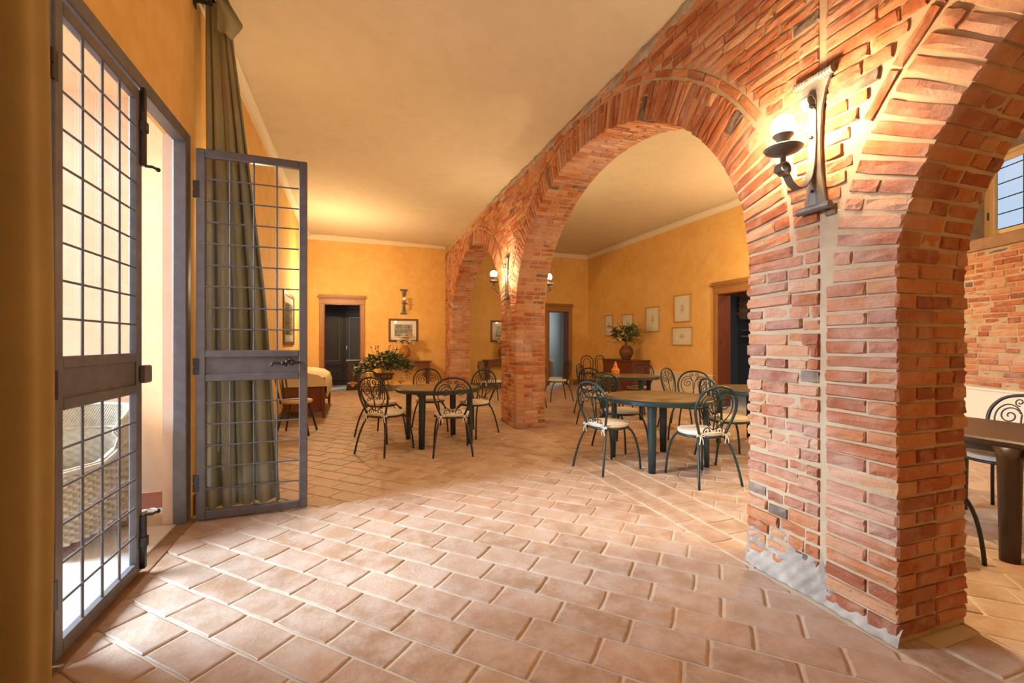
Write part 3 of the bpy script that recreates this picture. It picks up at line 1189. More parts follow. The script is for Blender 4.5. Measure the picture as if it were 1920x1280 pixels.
def casing(name, axis, at, c0, c1, ztop, inward, label, w=0.11):
    """wood casing round an opening c0..c1 on plane at; inward = +-1 along the axis into the room"""
    t = thing(name, label, 'door')
    t['kind'] = 'structure'; del t['category']

    def bx(a0, a1, d0, d1, z0, z1, bev=.006):
        if axis == 'y': return MB().box((a0, at + d0 * inward, z0), (a1, at + d1 * inward, z1), bev)
        return MB().box((at + d0 * inward, a0, z0), (at + d1 * inward, a1, z1), bev)
    for a0, a1 in ((c0 - w, c0), (c1, c1 + w)):
        bx(a0, a1, -.02, .035, 0, ztop + .0).build('jamb_board', M['chestnut'], t)
    bx(c0 - w, c1 + w, -.02, .035, ztop, ztop + .13).build('head_board', M['chestnut'], t)
    b = bx(c0 - w - .01, c1 + w + .01, -.02, .055, ztop + .13, ztop + .16)
    g = bx(c0 - w - .05, c1 + w + .05, -.02, .095, ztop + .16, ztop + .19); b.add(g.v, g.f)
    g = bx(c0 - w - .02, c1 + w + .02, -.02, .07, ztop + .19, ztop + .235); b.add(g.v, g.f)
    b.build('crown_moulding', M['chestnut'], t)
    b = bx(c0, c0 + .02, -.30, .03, 0, ztop, .003)
    g = bx(c1 - .02, c1, -.30, .03, 0, ztop, .003); b.add(g.v, g.f)
    g = bx(c0, c1, -.30, .03, ztop - .02, ztop, .003); b.add(g.v, g.f)
    b.build('jamb_lining', M['mahogany'], t)
    return t


casing('door_2', 'y', YF, -0.74, 0.15, 2.32, -1, 'chestnut cased doorway to the wardrobe room')
casing('door_3', 'y', YF, 5.62, 6.30, 2.28, -1, 'chestnut cased doorway behind the far pier')
casing('door_4', 'x', XR, 6.0, 7.04, 2.30, -1, 'chestnut cased doorway on the wall of prints')


def shell(name, x0, x1, y0, y1, h, mat, skip, label):
    b = MB(); T = .08
    if 'y0' not in skip: b.box((x0 - T, y0 - T, 0), (x1 + T, y0, h))
    if 'y1' not in skip: b.box((x0 - T, y1, 0), (x1 + T, y1 + T, h))
    if 'x0' not in skip: b.box((x0 - T, y0, 0), (x0, y1, h))
    if 'x1' not in skip: b.box((x1, y0, 0), (x1 + T, y1, h))
    b.box((x0 - T, y0 - T if 'y0' not in skip else y0, h), (x1 + T, y1 + T, h + T))
    return struct(b.build(name, mat), label)


shell('wall_wardrobe_room', -1.6, 2.2, YF + .3, 15.4, 2.9, M['blue_room'], ('y0',), 'grey blue room beyond the far doorway')
shell('wall_blue_room', 4.0, 8.2, YF + .3, 15.6, 2.9, M['blue_room'], ('y0',), 'grey blue room beyond the doorway behind the pier')
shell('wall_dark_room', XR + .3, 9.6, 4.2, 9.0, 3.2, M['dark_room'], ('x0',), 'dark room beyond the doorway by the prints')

# wardrobe
t = thing('wardrobe', 'very dark wooden wardrobe seen through the far left doorway', 'wardrobe', (-.30, 14.75, 0))
MB().box((-.85, 0, .08), (.95, .55, 2.35), .01).build('body', M['dark_wood'], t)
MB().box((-.92, -.05, 2.35), (1.02, .58, 2.45), .02).build('crown', M['dark_wood'], t)
MB().box((-.88, -.03, 0), (.98, .56, .10), .01).build('plinth', M['dark_wood'], t)
for x0, x1 in ((-.80, -.02), (.02, .90)):
    d = MB().box((x0, -.03, .62), (x1, .0, 2.27), .008).build('door', M['dark_wood'], t)
    MB().box((x0 + .13, -.042, .76), (x1 - .13, -.028, 2.10), .008).build('door_panel', M['dark_wood'], d)
    b = MB()
    for xx in (x0 + .12, x1 - .13): b.box((xx, -.046, .75), (xx + .014, -.03, 2.11), .003)
    for zz in (.745, 2.10): b.box((x0 + .12, -.046, zz), (x1 - .116, -.03, zz + .014), .003)
    b.build('panel_bead', M['blue_trim'], d, label='pale bead round the panel')
MB().sphere((.07, -.06, 1.2), .022, 10, 8).tube([(.07, -.045, 1.2), (.07, -.045, 1.09)], .016, 6).build('key_tassel', M['petal_white'], t, True, 'pale tassel on the key')
for x0, x1 in ((-.80, -.02), (.02, .90)):
    d = MB().box((x0, -.03, .14), (x1, .0, .56), .008).build('drawer', M['dark_wood'], t)
    for sx in (-.2, .2): MB().sphere(((x0 + x1) / 2 + sx, -.045, .36), .02, 8, 6).build('knob', M['bronze'], d, True)
# chest with a pale top
t = thing('dresser', 'dark dresser with pale grey marble top inside the far left doorway', 'dresser', (.0, 12.95, 0))
MB().box((-.18, 0, .05), (.8, .5, .80), .01).build('body', M['dark_wood'], t)
MB().box((-.22, -.04, .80), (.84, .52, .84), .01).build('marble_top', M['blue_trim'], t, label='pale grey marble top')
MB().box((-.21, -.03, 0), (.83, .51, .08), .008).build('plinth', M['dark_wood'], t)
# blue room: table with cloth, picture
t = thing('covered_table', 'table under a dark patterned cloth in the blue room', 'table', (5.75, 13.7, 0))
b = MB()


def cloth_fn(u, v):
    a = 2 * pi * u
    if v < .3: r = .62 * v / .3; zz = .74
    else: r = .62 + .05 * (v - .3) + .02 * sin(9 * a) * (v - .3); zz = .74 - .55 * (v - .3) / .7
    return (r * cos(a), r * sin(a), zz)


b.grid(cloth_fn, 48, 14).build('tablecloth', M['cloth_dark'], t, True)
for sx in (-.3, .3):
    for sy in (-.3, .3):
        MB().tube([(sx, sy, 0), (sx, sy, .73)], .03, 8).build('leg', M['walnut'], t)


def framed(name, label, cat, w, h, mat_frame, mat_art, fw, matw, group=None):
    """picture in local x-z, front towards -y"""
    t = thing(name, label, cat, group=group)
    b = MB()
    b.box((-w / 2, -.025, -h / 2), (-w / 2 + fw, 0, h / 2), .004); b.box((w / 2 - fw, -.025, -h / 2), (w / 2, 0, h / 2), .004)
    b.box((-w / 2 + fw, -.025, -h / 2), (w / 2 - fw, 0, -h / 2 + fw), .004); b.box((-w / 2 + fw, -.025, h / 2 - fw), (w / 2 - fw, 0, h / 2), .004)
    b.build('frame', mat_frame, t)
    MB().box((-w / 2 + fw * .8, -.012, -h / 2 + fw * .8), (w / 2 - fw * .8, -.004, h / 2 - fw * .8)).build('mount', M['mat_board'], t)
    MB().box((-w / 2 + fw + matw, -.0145, -h / 2 + fw + matw), (w / 2 - fw - matw, -.0115, h / 2 - fw - matw)).build('print', mat_art, t)
    MB().box((-w / 2 + fw * .8, -.0185, -h / 2 + fw * .8), (w / 2 - fw * .8, -.0165, h / 2 - fw * .8)).build('glass', M['glass'], t)
    return t


t = framed('framed_picture', 'small dark framed picture inside the blue room', 'picture', .42, .62, M['walnut'], M['etching'], .035, .07)
t.location = (5.95, 15.59, 1.62)
# dark room: brick above, rails, chair
b = MB().box((9.55, 4.3, 1.95), (9.6, 8.9, 3.15))
o = b.build('trim_6', M['mortar']); struct(o, 'brick band high in the dark room')
items = []
z = 1.97
while z < 3.1:
    y = 5.2 + R.uniform(0, .15)
    while y < 8.8:
        l = R.choice((.27, .14, .25))
        m = Matrix.Translation((9.545, y + l / 2, z + .03)) @ Matrix.Rotation(-pi / 2, 4, 'Z') @ Matrix.Diagonal((l - .014, .05, .056, 1))
        items.append((m, 0))
        y += l
    z += .07
place_bricks(o, items, 0, 'brick_band')
b = MB()
t = thing('wall_rail', 'pale blue rails across the dark room wall', 'rail')
for zz, hh in ((1.92, .03), (1.62, .02), (1.45, .05)):
    MB().box((9.50, 4.6, zz), (9.58, 8.8, zz + hh), .004).build('rail', M['blue_trim'], t)

MB().box((XL - .142, 3.80, 0), (XL - .072, 3.862, 2.80)).build('jamb_plaster', M['peach'], wall_left, label='peach plastered door jamb')
# ------------------------------------------------------------------ french door
DX = XL           # plane of the wall face
t = bpy.data.objects.new('door_1', None); COL.objects.link(t); struct(t, 'grey painted iron door frame in the left wall')
FRX0, FRX1 = XL - .07, XL + .012
b = MB().box((FRX0, 2.20, 0), (FRX1, 2.275, 2.83), .005)
b.build('frame_post', M['iron_paint'], t)
MB().box((FRX0, 3.765, 0), (FRX1, 3.86, 2.83), .005).build('frame_post', M['iron_paint'], t)
MB().box((FRX0, 2.275, 2.745), (FRX1, 3.765, 2.83), .005).build('frame_head', M['iron_paint'], t)
struct(MB().box((XL - .50, 2.275, -.02), (XL - .045, 3.765, .012), .006).build('trim_7', M['stone']), 'pale stone threshold')
struct(MB().box((XL - .045, 2.2, -.02), (XL + .05, 3.86, .004), .004).build('trim_8', M['oldwood']), 'worn brown sill strip at the door')


def leaf(label, nup, nlow, W, mirror):
    """glazed iron leaf, local x from hinge 0 to W, y depth (front -y), z up"""
    t = thing('glazed_door_leaf', label, 'door')
    S_ = .058; Z0, Z1 = .012, 2.72
    ML, MH = 1.02, 1.245
    for x0, x1 in ((0, S_), (W - S_, W)):
        MB().box((x0, -.02, Z0), (x1, .02, Z1), .005).build('stile', M['iron_paint'], t)
    MB().box((S_, -.02, Z0), (W - S_, .02, Z0 + .06), .005).build('bottom_rail', M['iron_paint'], t)
    MB().box((S_, -.02, Z1 - .06), (W - S_, .02, Z1), .005).build('top_rail', M['iron_paint'], t)
    lp = MB().box((S_, -.02, ML), (W - S_, .02, ML + .05), .004).box((S_, -.02, MH - .05), (W - S_, .02, MH), .004).build('lock_rail', M['iron_paint'], t)
    MB().box((S_ - .002, -.008, ML + .045), (W - S_ + .002, .008, MH - .045)).build('lock_panel', M['iron_paint'], lp)
    for z0, z1, n in ((Z0 + .06, ML, nlow), (MH, Z1 - .06, nup)):
        MB().box((S_ - .003, .004, z0 - .003), (W - S_ + .003, .009, z1 + .003)).build('pane', M['glass'], t)
        for k in range(1, 4):
            x = S_ + (W - 2 * S_) * k / 4
            MB().tube([(x, -.006, z0), (x, -.006, z1)], .0065, 8).build('upright_bar', M['iron_paint'], t)
        for k in range(1, n):
            z = z0 + (z1 - z0) * k / n
            MB().tube([(S_, -.012, z), (W - S_, -.012, z)], .0055, 8).build('cross_bar', M['iron_paint'], t)
    for zz in (.28, 1.13, 2.42):
        MB().tube([(-.010, -.012, zz - .06), (-.010, -.012, zz - .005)], .011, 8).tube([(-.010, -.012, zz + .005), (-.010, -.012, zz + .06)], .011, 8).box((-.012, -.022, zz - .06), (.02, -.016, zz + .06)).build('hinge', M['bronze'], t)
    return t


lo = leaf('open iron door leaf standing out into the room before the curtain', 9, 6, .735, False)
lo.location = (-1.085, 3.80, 0); lo.rotation_euler = (0, 0, radians(0.8))
# lever handle
b = MB()
hp = [(.655, -.045, 1.15), (.60, -.052, 1.155), (.56, -.05, 1.145), (.52, -.05, 1.15), (.497, -.05, 1.145), (.492, -.05, 1.125)]
b.tube(smooth_path(hp, 5), .009, 8)
for q, r_ in (((.635, -.045, 1.15), .022), ((.60, -.05, 1.157), .019), ((.572, -.05, 1.147), .017), ((.62, -.05, 1.172), .012), ((.59, -.05, 1.132), .012)):
    b.sphere(q, r_, 10, 8)
b.tube([(.68, -.02, 1.15), (.68, -.048, 1.15), (.655, -.048, 1.15)], .010, 8)
b.tube(smooth_path([(.68, .02, 1.15), (.68, .05, 1.15), (.66, .055, 1.15), (.56, .055, 1.14)], 5), .010, 8)
b.build('lever_handle', M['bronze'], lo, True, 'ornate cast lever handle')
lc = leaf('closed iron door leaf beside the ochre lit curtain at the left', 9, 6, .775, True)
lc.location = (XL - .005, 2.285, 0); lc.rotation_euler = (0, 0, pi / 2)
# local x -> +Y ; local -y -> +X (room side)
MB().box((.735, -.055, 1.075), (.815, -.018, 1.175), .008).build('lock_box', M['iron_paint'], lc, label='boxed lock on the meeting edge')
for z0, z1, kz in ((2.30, 2.74, 2.30), (.03, .33, .33)):
    b = MB().box((.742, -.045, z0), (.772, -.018, z1), .004).box((.736, -.052, (z0 + z1) / 2 - .03), (.778, -.016, (z0 + z1) / 2 + .03), .004)
    b.tube([(.757, -.04, kz), (.757, -.075, kz), (.79, -.085, kz)], .008, 8).sphere((.797, -.087, kz), .013, 8, 6)
    b.build('shoot_bolt', M['bronze'], lc, label='iron shoot bolt')

# ------------------------------------------------------------------ loggia beyond the door
YS = 4.22
struct(MB().box((-2.45, YS, 0), (XL - .14, YS + .2, 3.2)).build('wall_loggia', M['peach']), 'peach plaster end wall of the loggia')
struct(MB().box((-2.9, -2.0, 3.2), (XL - .14, YS + .2, 3.3)).build('ceiling_loggia', M['peach']), 'loggia ceiling')
fl = struct(MB().box((-5.2, -2.0, -.2), (XL - .14, YS, -.008)).build('floor_loggia', M['grout']), 'red tiled loggia floor')
b = MB()
for j in range(-6, 34):
    for i in range(-30, 30):
        u0 = i * .31 + (.155 if j % 2 else 0); v0 = -2.2 + j * .16
        p = diag_rect(u0 + .004, u0 + .306, v0 + .004, v0 + .156)
        p = clip(p, -1, 0, -(XL - .5)); p = clip(p, 1, 0, -4.2) if p else p
        p = clip(p, 0, -1, -(YS - .0)) if p else p; p = clip(p, 0, 1, 1.0) if p else p
        if len(p) > 2 and parea(p) > .001: b.add(*tile_geo(p, 0.0, sub=False))
o = b.build('loggia_tiling', M['red_tile'], fl); o['kind'] = 'stuff'
struct(MB().box((-2.45, YS - .015, 0), (XL - .14, YS, .13), .003).build('baseboard_loggia', M['red_tile']), 'dark red skirting of the loggia')
# round stone column edge seen through the leaf
# fallen leaves
for k, (x, y) in enumerate(((-1.60, 4.12), (-1.53, 4.14), (-1.50, 4.08), (-1.66, 4.15), (-1.57, 4.07), (-1.47, 4.15))):
    a = R.uniform(0, 6)
    b = MB().grid(lambda u, v: ((u - .5) * .07, (v - .5) * .035 * sin(pi * min(max(u, .02), .98)), .006 + .012 * abs(v - .5) + .006 * u), 6, 3)
    o = b.build('dry_leaf', M['mat_board' if k % 2 else 'oldwood'], smooth=True)
    o.location = (x, y, 0.002); o.rotation_euler = (0, 0, a)
    tag(o, 'pale dry leaf fallen by the loggia skirting' if k % 2 else 'brown dry leaf fallen by the loggia skirting', 'leaf', 'pale dry leaves' if k % 2 else 'brown dry leaves')

# wicker armchair
t = thing('wicker_armchair', 'pale woven wicker armchair standing in the loggia behind the glass', 'armchair', (-1.84, 3.76, 0), radians(-112))
# local: front = -y ... seat faces -y? built facing +x


def shell_fn(u, v, inner=False):
    # plan: horseshoe open towards +x ; u 0..1 from left arm front round the back to right arm front
    a = pi * (0.5 + (u - .0) * 1.0)
    Rr = .36 - (.05 if inner else 0)
    if u < .22:
        s = u / .22; x = .34 - .34 * s; y = Rr
    elif u > .78:
        s = (u - .78) / .22; x = .34 * s; y = -Rr
    else:
        s = (u - .22) / .56; a = pi / 2 + pi * s
        x = Rr * cos(a); y = Rr * sin(a)
    return x, y


def top_h(u):
    k = 1 - abs(u - .5) * 2
    k = max(0, min(1, (k - .30) / .40))
    return .52 + .16 * (k * k * (3 - 2 * k))


def weave(u, v):
    x, y = shell_fn(u, v)
    z = .10 + (top_h(u) - .10) * v
    w = .013 * sin(u * 2 * pi * 26) * (1 if int(v * 20) % 2 else -1)
    fl_ = 1 + .05 * (1 - v) + w / .36
    return (x * (1 + w), y * fl_ + .0, z)


MB().grid(weave, 156, 52).build('woven_body', M['wicker'], t, True)
b = MB()
for k in range(-2, 60):
    for sg in (1, -1):
        pts = []
        for q in range(9):
            v = q / 8
            u = .26 + (k / 58) * .48 + sg * (v - .5) * .05
            if not (.22 < u < .78): continue
            x, y = shell_fn(u, 1)
            pts.append((x * (1 + .006 * sg), y * (1 + .006 * sg), top_h(u) - .005 + .17 * v))
        if len(pts) > 3: b.tube(pts, .0065, 5)
o = b.build('lattice_band', M['wicker'], t, True, 'open crossed lattice along the top of the back'); o['kind'] = 'stuff'
b = MB()
for dz in (0, .17):
    b.tube([(*shell_fn(u, 1), top_h(u) + dz) for u in [.24 + .52 * k / 40 for k in range(41)]], .012, 8)
b.build('back_rim', M['wicker'], t, True)
for rng in ((0.0, .24), (.76, 1.0)):
    b = MB()
    pts = [(*shell_fn(rng[0] + (rng[1] - rng[0]) * k / 16, 1), top_h(rng[0] + (rng[1] - rng[0]) * k / 16)) for k in range(17)]
    for off in (-.02, 0, .02):
        b.tube([(p[0], p[1] + off, p[2] + .012 - abs(off) * .4) for p in pts], .016, 8)
    b.build('armrest', M['wicker'], t, True)
b = MB()
for k in range(26):
    xx = -.30 + k * .0255
    hw = .31 if xx > 0 else sqrt(max(.0, .31 ** 2 - xx * xx))
    if hw > .03: b.tube([(xx, -hw, .40), (xx, hw, .40)], .014, 6)
b.build('seat', M['wicker'], t, True)
b = MB()
for k in range(24):
    yy = -.34 + .68 * k / 23
    b.tube([(.335, yy, .08), (.345, yy, .40)], .016, 6)
for k in range(7):
    b.tube([(.35, -.36, .11 + .045 * k), (.35, .36, .11 + .045 * k)], .006, 5)
b.build('front_skirt', M['wicker'], t, True)
b = MB()
for k in range(30):
    yy = -.36 + .72 * k / 30
    b.tube([(.345, yy, .10), (.35, yy + .03, .055), (.345, yy + .024, .10)], .005, 5)
b.build('braided_hem', M['wicker'], t, True)
for x, y in ((.32, .33), (.32, -.33), (-.24, .22), (-.24, -.22)):
    MB().tube([(x, y, 0), (x * .98, y * .98, .40)], .022, 8).build('leg', M['wicker'], t, True)

# ------------------------------------------------------------------ curtains


def pleat(u, n, ph=0.0):
    return sin(2 * pi * n * u + ph) + .35 * sin(2 * pi * n * 2.3 * u + 1.3 + ph)


def xr_at(z):
    tab = [(0, -.565), (.1, -.57), (1.65, -.666), (3.05, -.82), (3.6, -.888), (4.05, -.93)]
    for (a, xa_), (c, xc_) in zip(tab[:-1], tab[1:]):
        if z <= c: return xa_ + (xc_ - xa_) * (z - a) / (c - a)
    return tab[-1][1]


def curt_right(u, v):
    # v 0 bottom .. 1 top ; hangs beside the open leaf, gathered at the top
    z = .015 + 4.0 * v
    x0 = -1.115; w = xr_at(z) - x0
    amp = .050 * (1 - .55 * v)
    uu = u + .06 * sin(2.2 * v + 3 * u) * (1 - u) * u * 4
    y = 4.03 + .06 * u * (1 - v) + amp * pleat(uu, 4.6, .4) + .10 * (1 - u) * v
    return (x0 + w * u + .014 * pleat(uu, 4.6, 1.8), y, z)


t = thing('long_curtain', 'olive green long curtain hanging behind the open door leaf', 'curtain')
MB().grid(curt_right, 130, 40).build('cloth', M['curtain'], t, True)


def flap(u, v):
    # loose corner of cloth folded over the gathered top
    z = 3.70 + .36 * v
    x = -.99 + (.055 + .115 * (1 - abs(2 * v - .7))) * u
    return (x, 3.925 + .02 * sin(7 * u + 5 * v) + .03 * u, z - .04 * u)


MB().grid(flap, 10, 16).build('turned_fold', M['curtain'], t, True)


def curt_left(u, v):
    y = 1.66 + .37 * u + .03 * (1 - v) * u
    uu = u - .05 * v
    return (-1.02 + .05 * pleat(uu, 1.7, 1.2) + .01 * sin(6 * v), y, .015 + 4.0 * v)


t = thing('long_curtain', 'long curtain in an ochre lit colour at the left edge beside the closed leaf', 'curtain')
MB().grid(curt_left, 70, 30).build('cloth', M['curtain_warm_lit'], t, True)
t = thing('curtain_rod', 'dark iron curtain rod bracketed high above the glazed door', 'rod')
MB().tube([(-1.05, 1.2, 4.0), (-1.05, 4.45, 4.0)], .012, 8).build('pole', M['bronze'], t)
for y in (1.3, 3.97):
    MB().box((XL, y - .012, 3.90), (-1.03, y + .012, 3.925), .003).box((XL, y - .03, 3.86), (XL + .01, y + .03, 3.97), .003).tube([(-1.05, y, 3.91), (-1.05, y, 4.0)], .008, 6).build('bracket', M['bronze'], t)

# ------------------------------------------------------------------ wrought iron chairs


def back_pt(x, h):
    """point on the leaning back plane; h above the seat ring"""
    return (x, -.165 - h * .21 - .03 * (x / .2) ** 2 * 0, .44 + h)


def make_chair(frame_mat, cushion=True):
    t = thing('garden_chair', 'x', 'chair')
    parts = []
    ring = [(.205 * cos(2 * pi * k / 32), .20 * sin(2 * pi * k / 32), .437) for k in range(32)]
    MB().tube(ring, .011, 8, closed=True).build('seat_ring', frame_mat, t, True)
    MB().lathe([(.001, .431), (.19, .431), (.19, .437), (.001, .437)], 24).build('seat_plate', frame_mat, t)
    out = [(.13, -.01), (.152, .06), (.198, .18), (.214, .27), (.194, .36), (.125, .435), (.0, .463)]
    pts = [back_pt(x, h) for x, h in out] + [back_pt(-x, h) for x, h in out[-2::-1]]
    sp = smooth_path(pts, 6)
    MB().tube(sp, .0125, 8).build('back_loop', frame_mat, t, True)
    b = MB()
    rr = .0052
    for sg in (1, -1):
        # upper heart: outer edge sweeps from the top centre round to the foot of the heart, spiral inside
        sp1 = spiral(.082, .300, .068, .010, radians(160), -1.55, 30)
        lead = [(.0, .345), (.018, .36)]
        arc = [(.0, .325), (.012, .345)]
        p = [(sg * x, h) for x, h in sp1]
        b.tube([back_pt(x, h) for x, h in p], rr, 6)
        heart = [(.014, .325), (.05, .372), (.105, .385), (.155, .345), (.172, .275), (.150, .20), (.095, .135), (.035, .085), (.0, .06)]
        b.tube([back_pt(sg * x, h) for x, h in [(q.x, q.y) for q in smooth_path([(x, h, 0) for x, h in heart], 5)]], rr, 6)
        v_ = [(.012, .32), (.010, .25), (-.004, .17), (.0, .06)]
        b.tube([back_pt(sg * q.x, q.y) for q in smooth_path([(x, h, 0) for x, h in v_], 4)], rr, 6)
        # foot spirals
        sp2 = spiral(.060, .052, .052, .009, radians(190), 1.6, 26)
        b.tube([back_pt(sg * x, h) for x, h in sp2], rr, 6)
        # small curl at the crown
        sp3 = spiral(.034, .408, .030, .008, radians(-100), 1.2, 16)
        b.tube([back_pt(sg * x, h) for x, h in sp3], rr * .9, 6)
    b.build('scrollwork', frame_mat, t, True)
    for sx in (1, -1):
        MB().tube(bez((sx * .150, .125, .432), (sx * .195, .235, .38), (sx * .21, .255, .0), 9), .0115, 8).build('leg', frame_mat, t, True)
        MB().tube(bez((sx * .135, -.150, .432), (sx * .19, -.225, .34), (sx * .225, -.285, .0), 9), .0115, 8).build('leg', frame_mat, t, True)
    if cushion:
        c = MB().lathe([(.001, .441), (.185, .441), (.203, .450), (.207, .466), (.198, .480), (.17, .486), (.08, .489), (.001, .489)], 32).build('cushion', M['cushion'], t, True)
        MB().tube([(.206 * cos(2 * pi * k / 36), .206 * sin(2 * pi * k / 36), .477) for k in range(36)], .004, 6, closed=True).build('piping', M['ribbon'], c, True)
        for sx in (1, -1):
            b = MB()
            cx, cy, cz = sx * .135, -.175, .452
            b.sphere((cx, cy, cz), .010, 8, 6)
            for s2 in (1, -1):
                b.tube(smooth_path([(cx, cy, cz), (cx + s2 * .028, cy - .012, cz + .016), (cx + s2 * .04, cy - .01, cz - .004), (cx, cy, cz)], 5), .005, 5)
                b.tube(smooth_path([(cx, cy, cz), (cx + s2 * .012, cy - .022, cz - .03), (cx + s2 * .02, cy - .02, cz - .075)], 5), .005, 5)
            b.build('cushion_tie', M['ribbon'], t, True)
    return t


proto_green = make_chair(M['green_iron'])
proto_black = make_chair(M['black_iron'])
used = {id(proto_green): False, id(proto_black): False}


def chair(proto, x, y, face, label, group):
    if not used[id(proto)]:
        used[id(proto)] = True; o = proto
    else:
        o = copy_tree(proto)
    o.location = (x, y, 0); o.rotation_euler = (0, 0, radians(face - 90))
    tag(o, label, 'chair', group)
    return o


g1 = 'chairs round the near left table'
chair(proto_black, .36, 5.52, 45, 'scroll back chair at the front left of the left table, back turned obliquely', g1)
chair(proto_black, .36, 6.43, -46, 'scroll back chair half hidden behind another, beside the flower stand', g1)
chair(proto_black, 1.10, 5.21, 81, 'scroll back chair in front of the left table, back squarely to the viewer', g1)
chair(proto_black, 1.61, 6.08, -141, 'scroll back chair between the left table and the far brick pier', g1)
chair(proto_black, 1.07, 6.63, -88, 'scroll back chair behind the left table facing the viewer', g1)
g2 = 'chairs round the near right table'
chair(proto_green, 2.50, 4.00, 12, 'green scroll back chair with white bows at the left of the right table', g2)
chair(proto_green, 3.13, 4.70, -76, 'green scroll back chair behind the left side of the near right table', g2)
chair(proto_green, 3.12, 3.36, 84, 'green scroll back chair in front of the right table, close to the near pier', g2)
chair(proto_green, 4.30, 4.83, -146, 'scroll back chair facing the viewer beside the cream dado', g2)
chair(proto_green, 4.75, 5.50, -66, 'scroll back chair seen edgeways against the cream dado', g2)
chair(proto_green, 3.95, 3.82, -15, 'scroll back chair with tan lit seat between the two right tables', g2)
g3 = 'chairs round the far right table'
chair(proto_black, 3.72, 6.24, 26, 'nearer of two overlapping chairs left of the far right table', g3)
chair(proto_black, 4.18, 7.22, -48, 'farther of two overlapping chairs left of the far right table', g3)
chair(proto_black, 5.02, 6.98, -146, 'scroll back chair before the brown chest, right of the far right table', g3)
g4 = 'chairs beyond the far pier'
chair(proto_black, 2.82, 9.18, 8, 'scroll back chair in front of the second console table', g4)
chair(proto_black, 4.33, 9.02, 176, 'scroll back chair standing before the blue room doorway', g4)
chair(proto_black, 3.43, 8.38, 85, 'scroll back chair mostly hidden behind the far pier', g4)
g5 = 'chairs at the brown table'
chair(proto_black, 4.52, 1.86, 170, 'scroll back chair behind the dark brown table under the brick wall', g5)
chair(proto_black, 3.28, 1.76, -15, 'scroll back chair hidden behind the near pier, one foot showing', g5)

# ------------------------------------------------------------------ tables


def round_table(x, y, r, rz, leg_r, label, leg_mat=None):
    t = thing('round_table', label, 'table', (x, y, 0), rz, 'round plastic garden tables')
    MB().lathe([(.001, .700), (r - .03, .700), (r - .03, .672), (r - .006, .672), (r, .680), (r, .712), (r - .008, .719), (.001, .719)], 56).build('table_rim', M['table_plastic'], t)
    MB().lathe([(.001, .7185), (r - .035, .7185), (r - .03, .7215), (.001, .7235)], 56).build('tabletop', M['table_top'], t, False, 'brown marbled top')
    for k in range(4):
        a = pi / 4 + k * pi / 2
        cx, cy = leg_r * cos(a), leg_r * sin(a)
        b = MB()
        rings = []
        for z_, s_ in ((0.0, .80), (.30, .90), (.62, 1.0), (.665, 1.12), (.70, 1.3)):
            pts = []
            for j in range(12):
                q = 2 * pi * j / 12
                lx = .040 * s_ * cos(q); ly = .046 * s_ * sin(q)
                if lx < -.018: lx = -.018
                k_ = 1.0 + .03 * (1 - z_ / .7)
                pts.append((cx * k_ + lx * cos(a) - ly * sin(a), cy * k_ + lx * sin(a) + ly * cos(a), z_))
            rings += pts
        f = []
        for i in range(4):
            for j in range(12):
                j2 = (j + 1) % 12
                f.append((i * 12 + j, i * 12 + j2, (i + 1) * 12 + j2, (i + 1) * 12 + j))
        f.append(tuple(range(12))[::-1])
        b.add(rings, f).build('leg', M['table_plastic'], t, True)
    return t


round_table(1.05, 5.82, .55, radians(8), .44, 'dark round table with a marbled top in the left nave')
round_table(3.14, 4.01, .58, 0, .47, 'round green table with a brown marbled top under the middle arch')
round_table(4.60, 6.74, .57, radians(42), .45, 'round table near the brown chest and the flower vase')
round_table(4.86, 4.22, .58, radians(10), .46, 'round table partly behind the near pier before the dark doorway')

t = thing('long_table', 'dark brown table with thick legs seen through the right arch', 'table', (4.09, 1.42, 0))
MB().box((-.45, -.75, .672), (.45, .78, .722), .012).build('tabletop', M['table_brown'], t)
MB().box((-.40, -.70, .63), (.40, .73, .675), .006).build('apron', M['table_brown'], t)
for sx in (-1, 1):
    for y in (-.62, .05, .66):
        if y == .05 and sx > 0: continue
        if y == .66 and sx < 0: continue
        b = MB()
        b.lathe([(.045, 0), (.050, .3), (.056, .6), (.075, .68)], 14, (sx * .41, y, 0))
        b.build('leg', M['table_brown'], t, True)

# ------------------------------------------------------------------ sconces


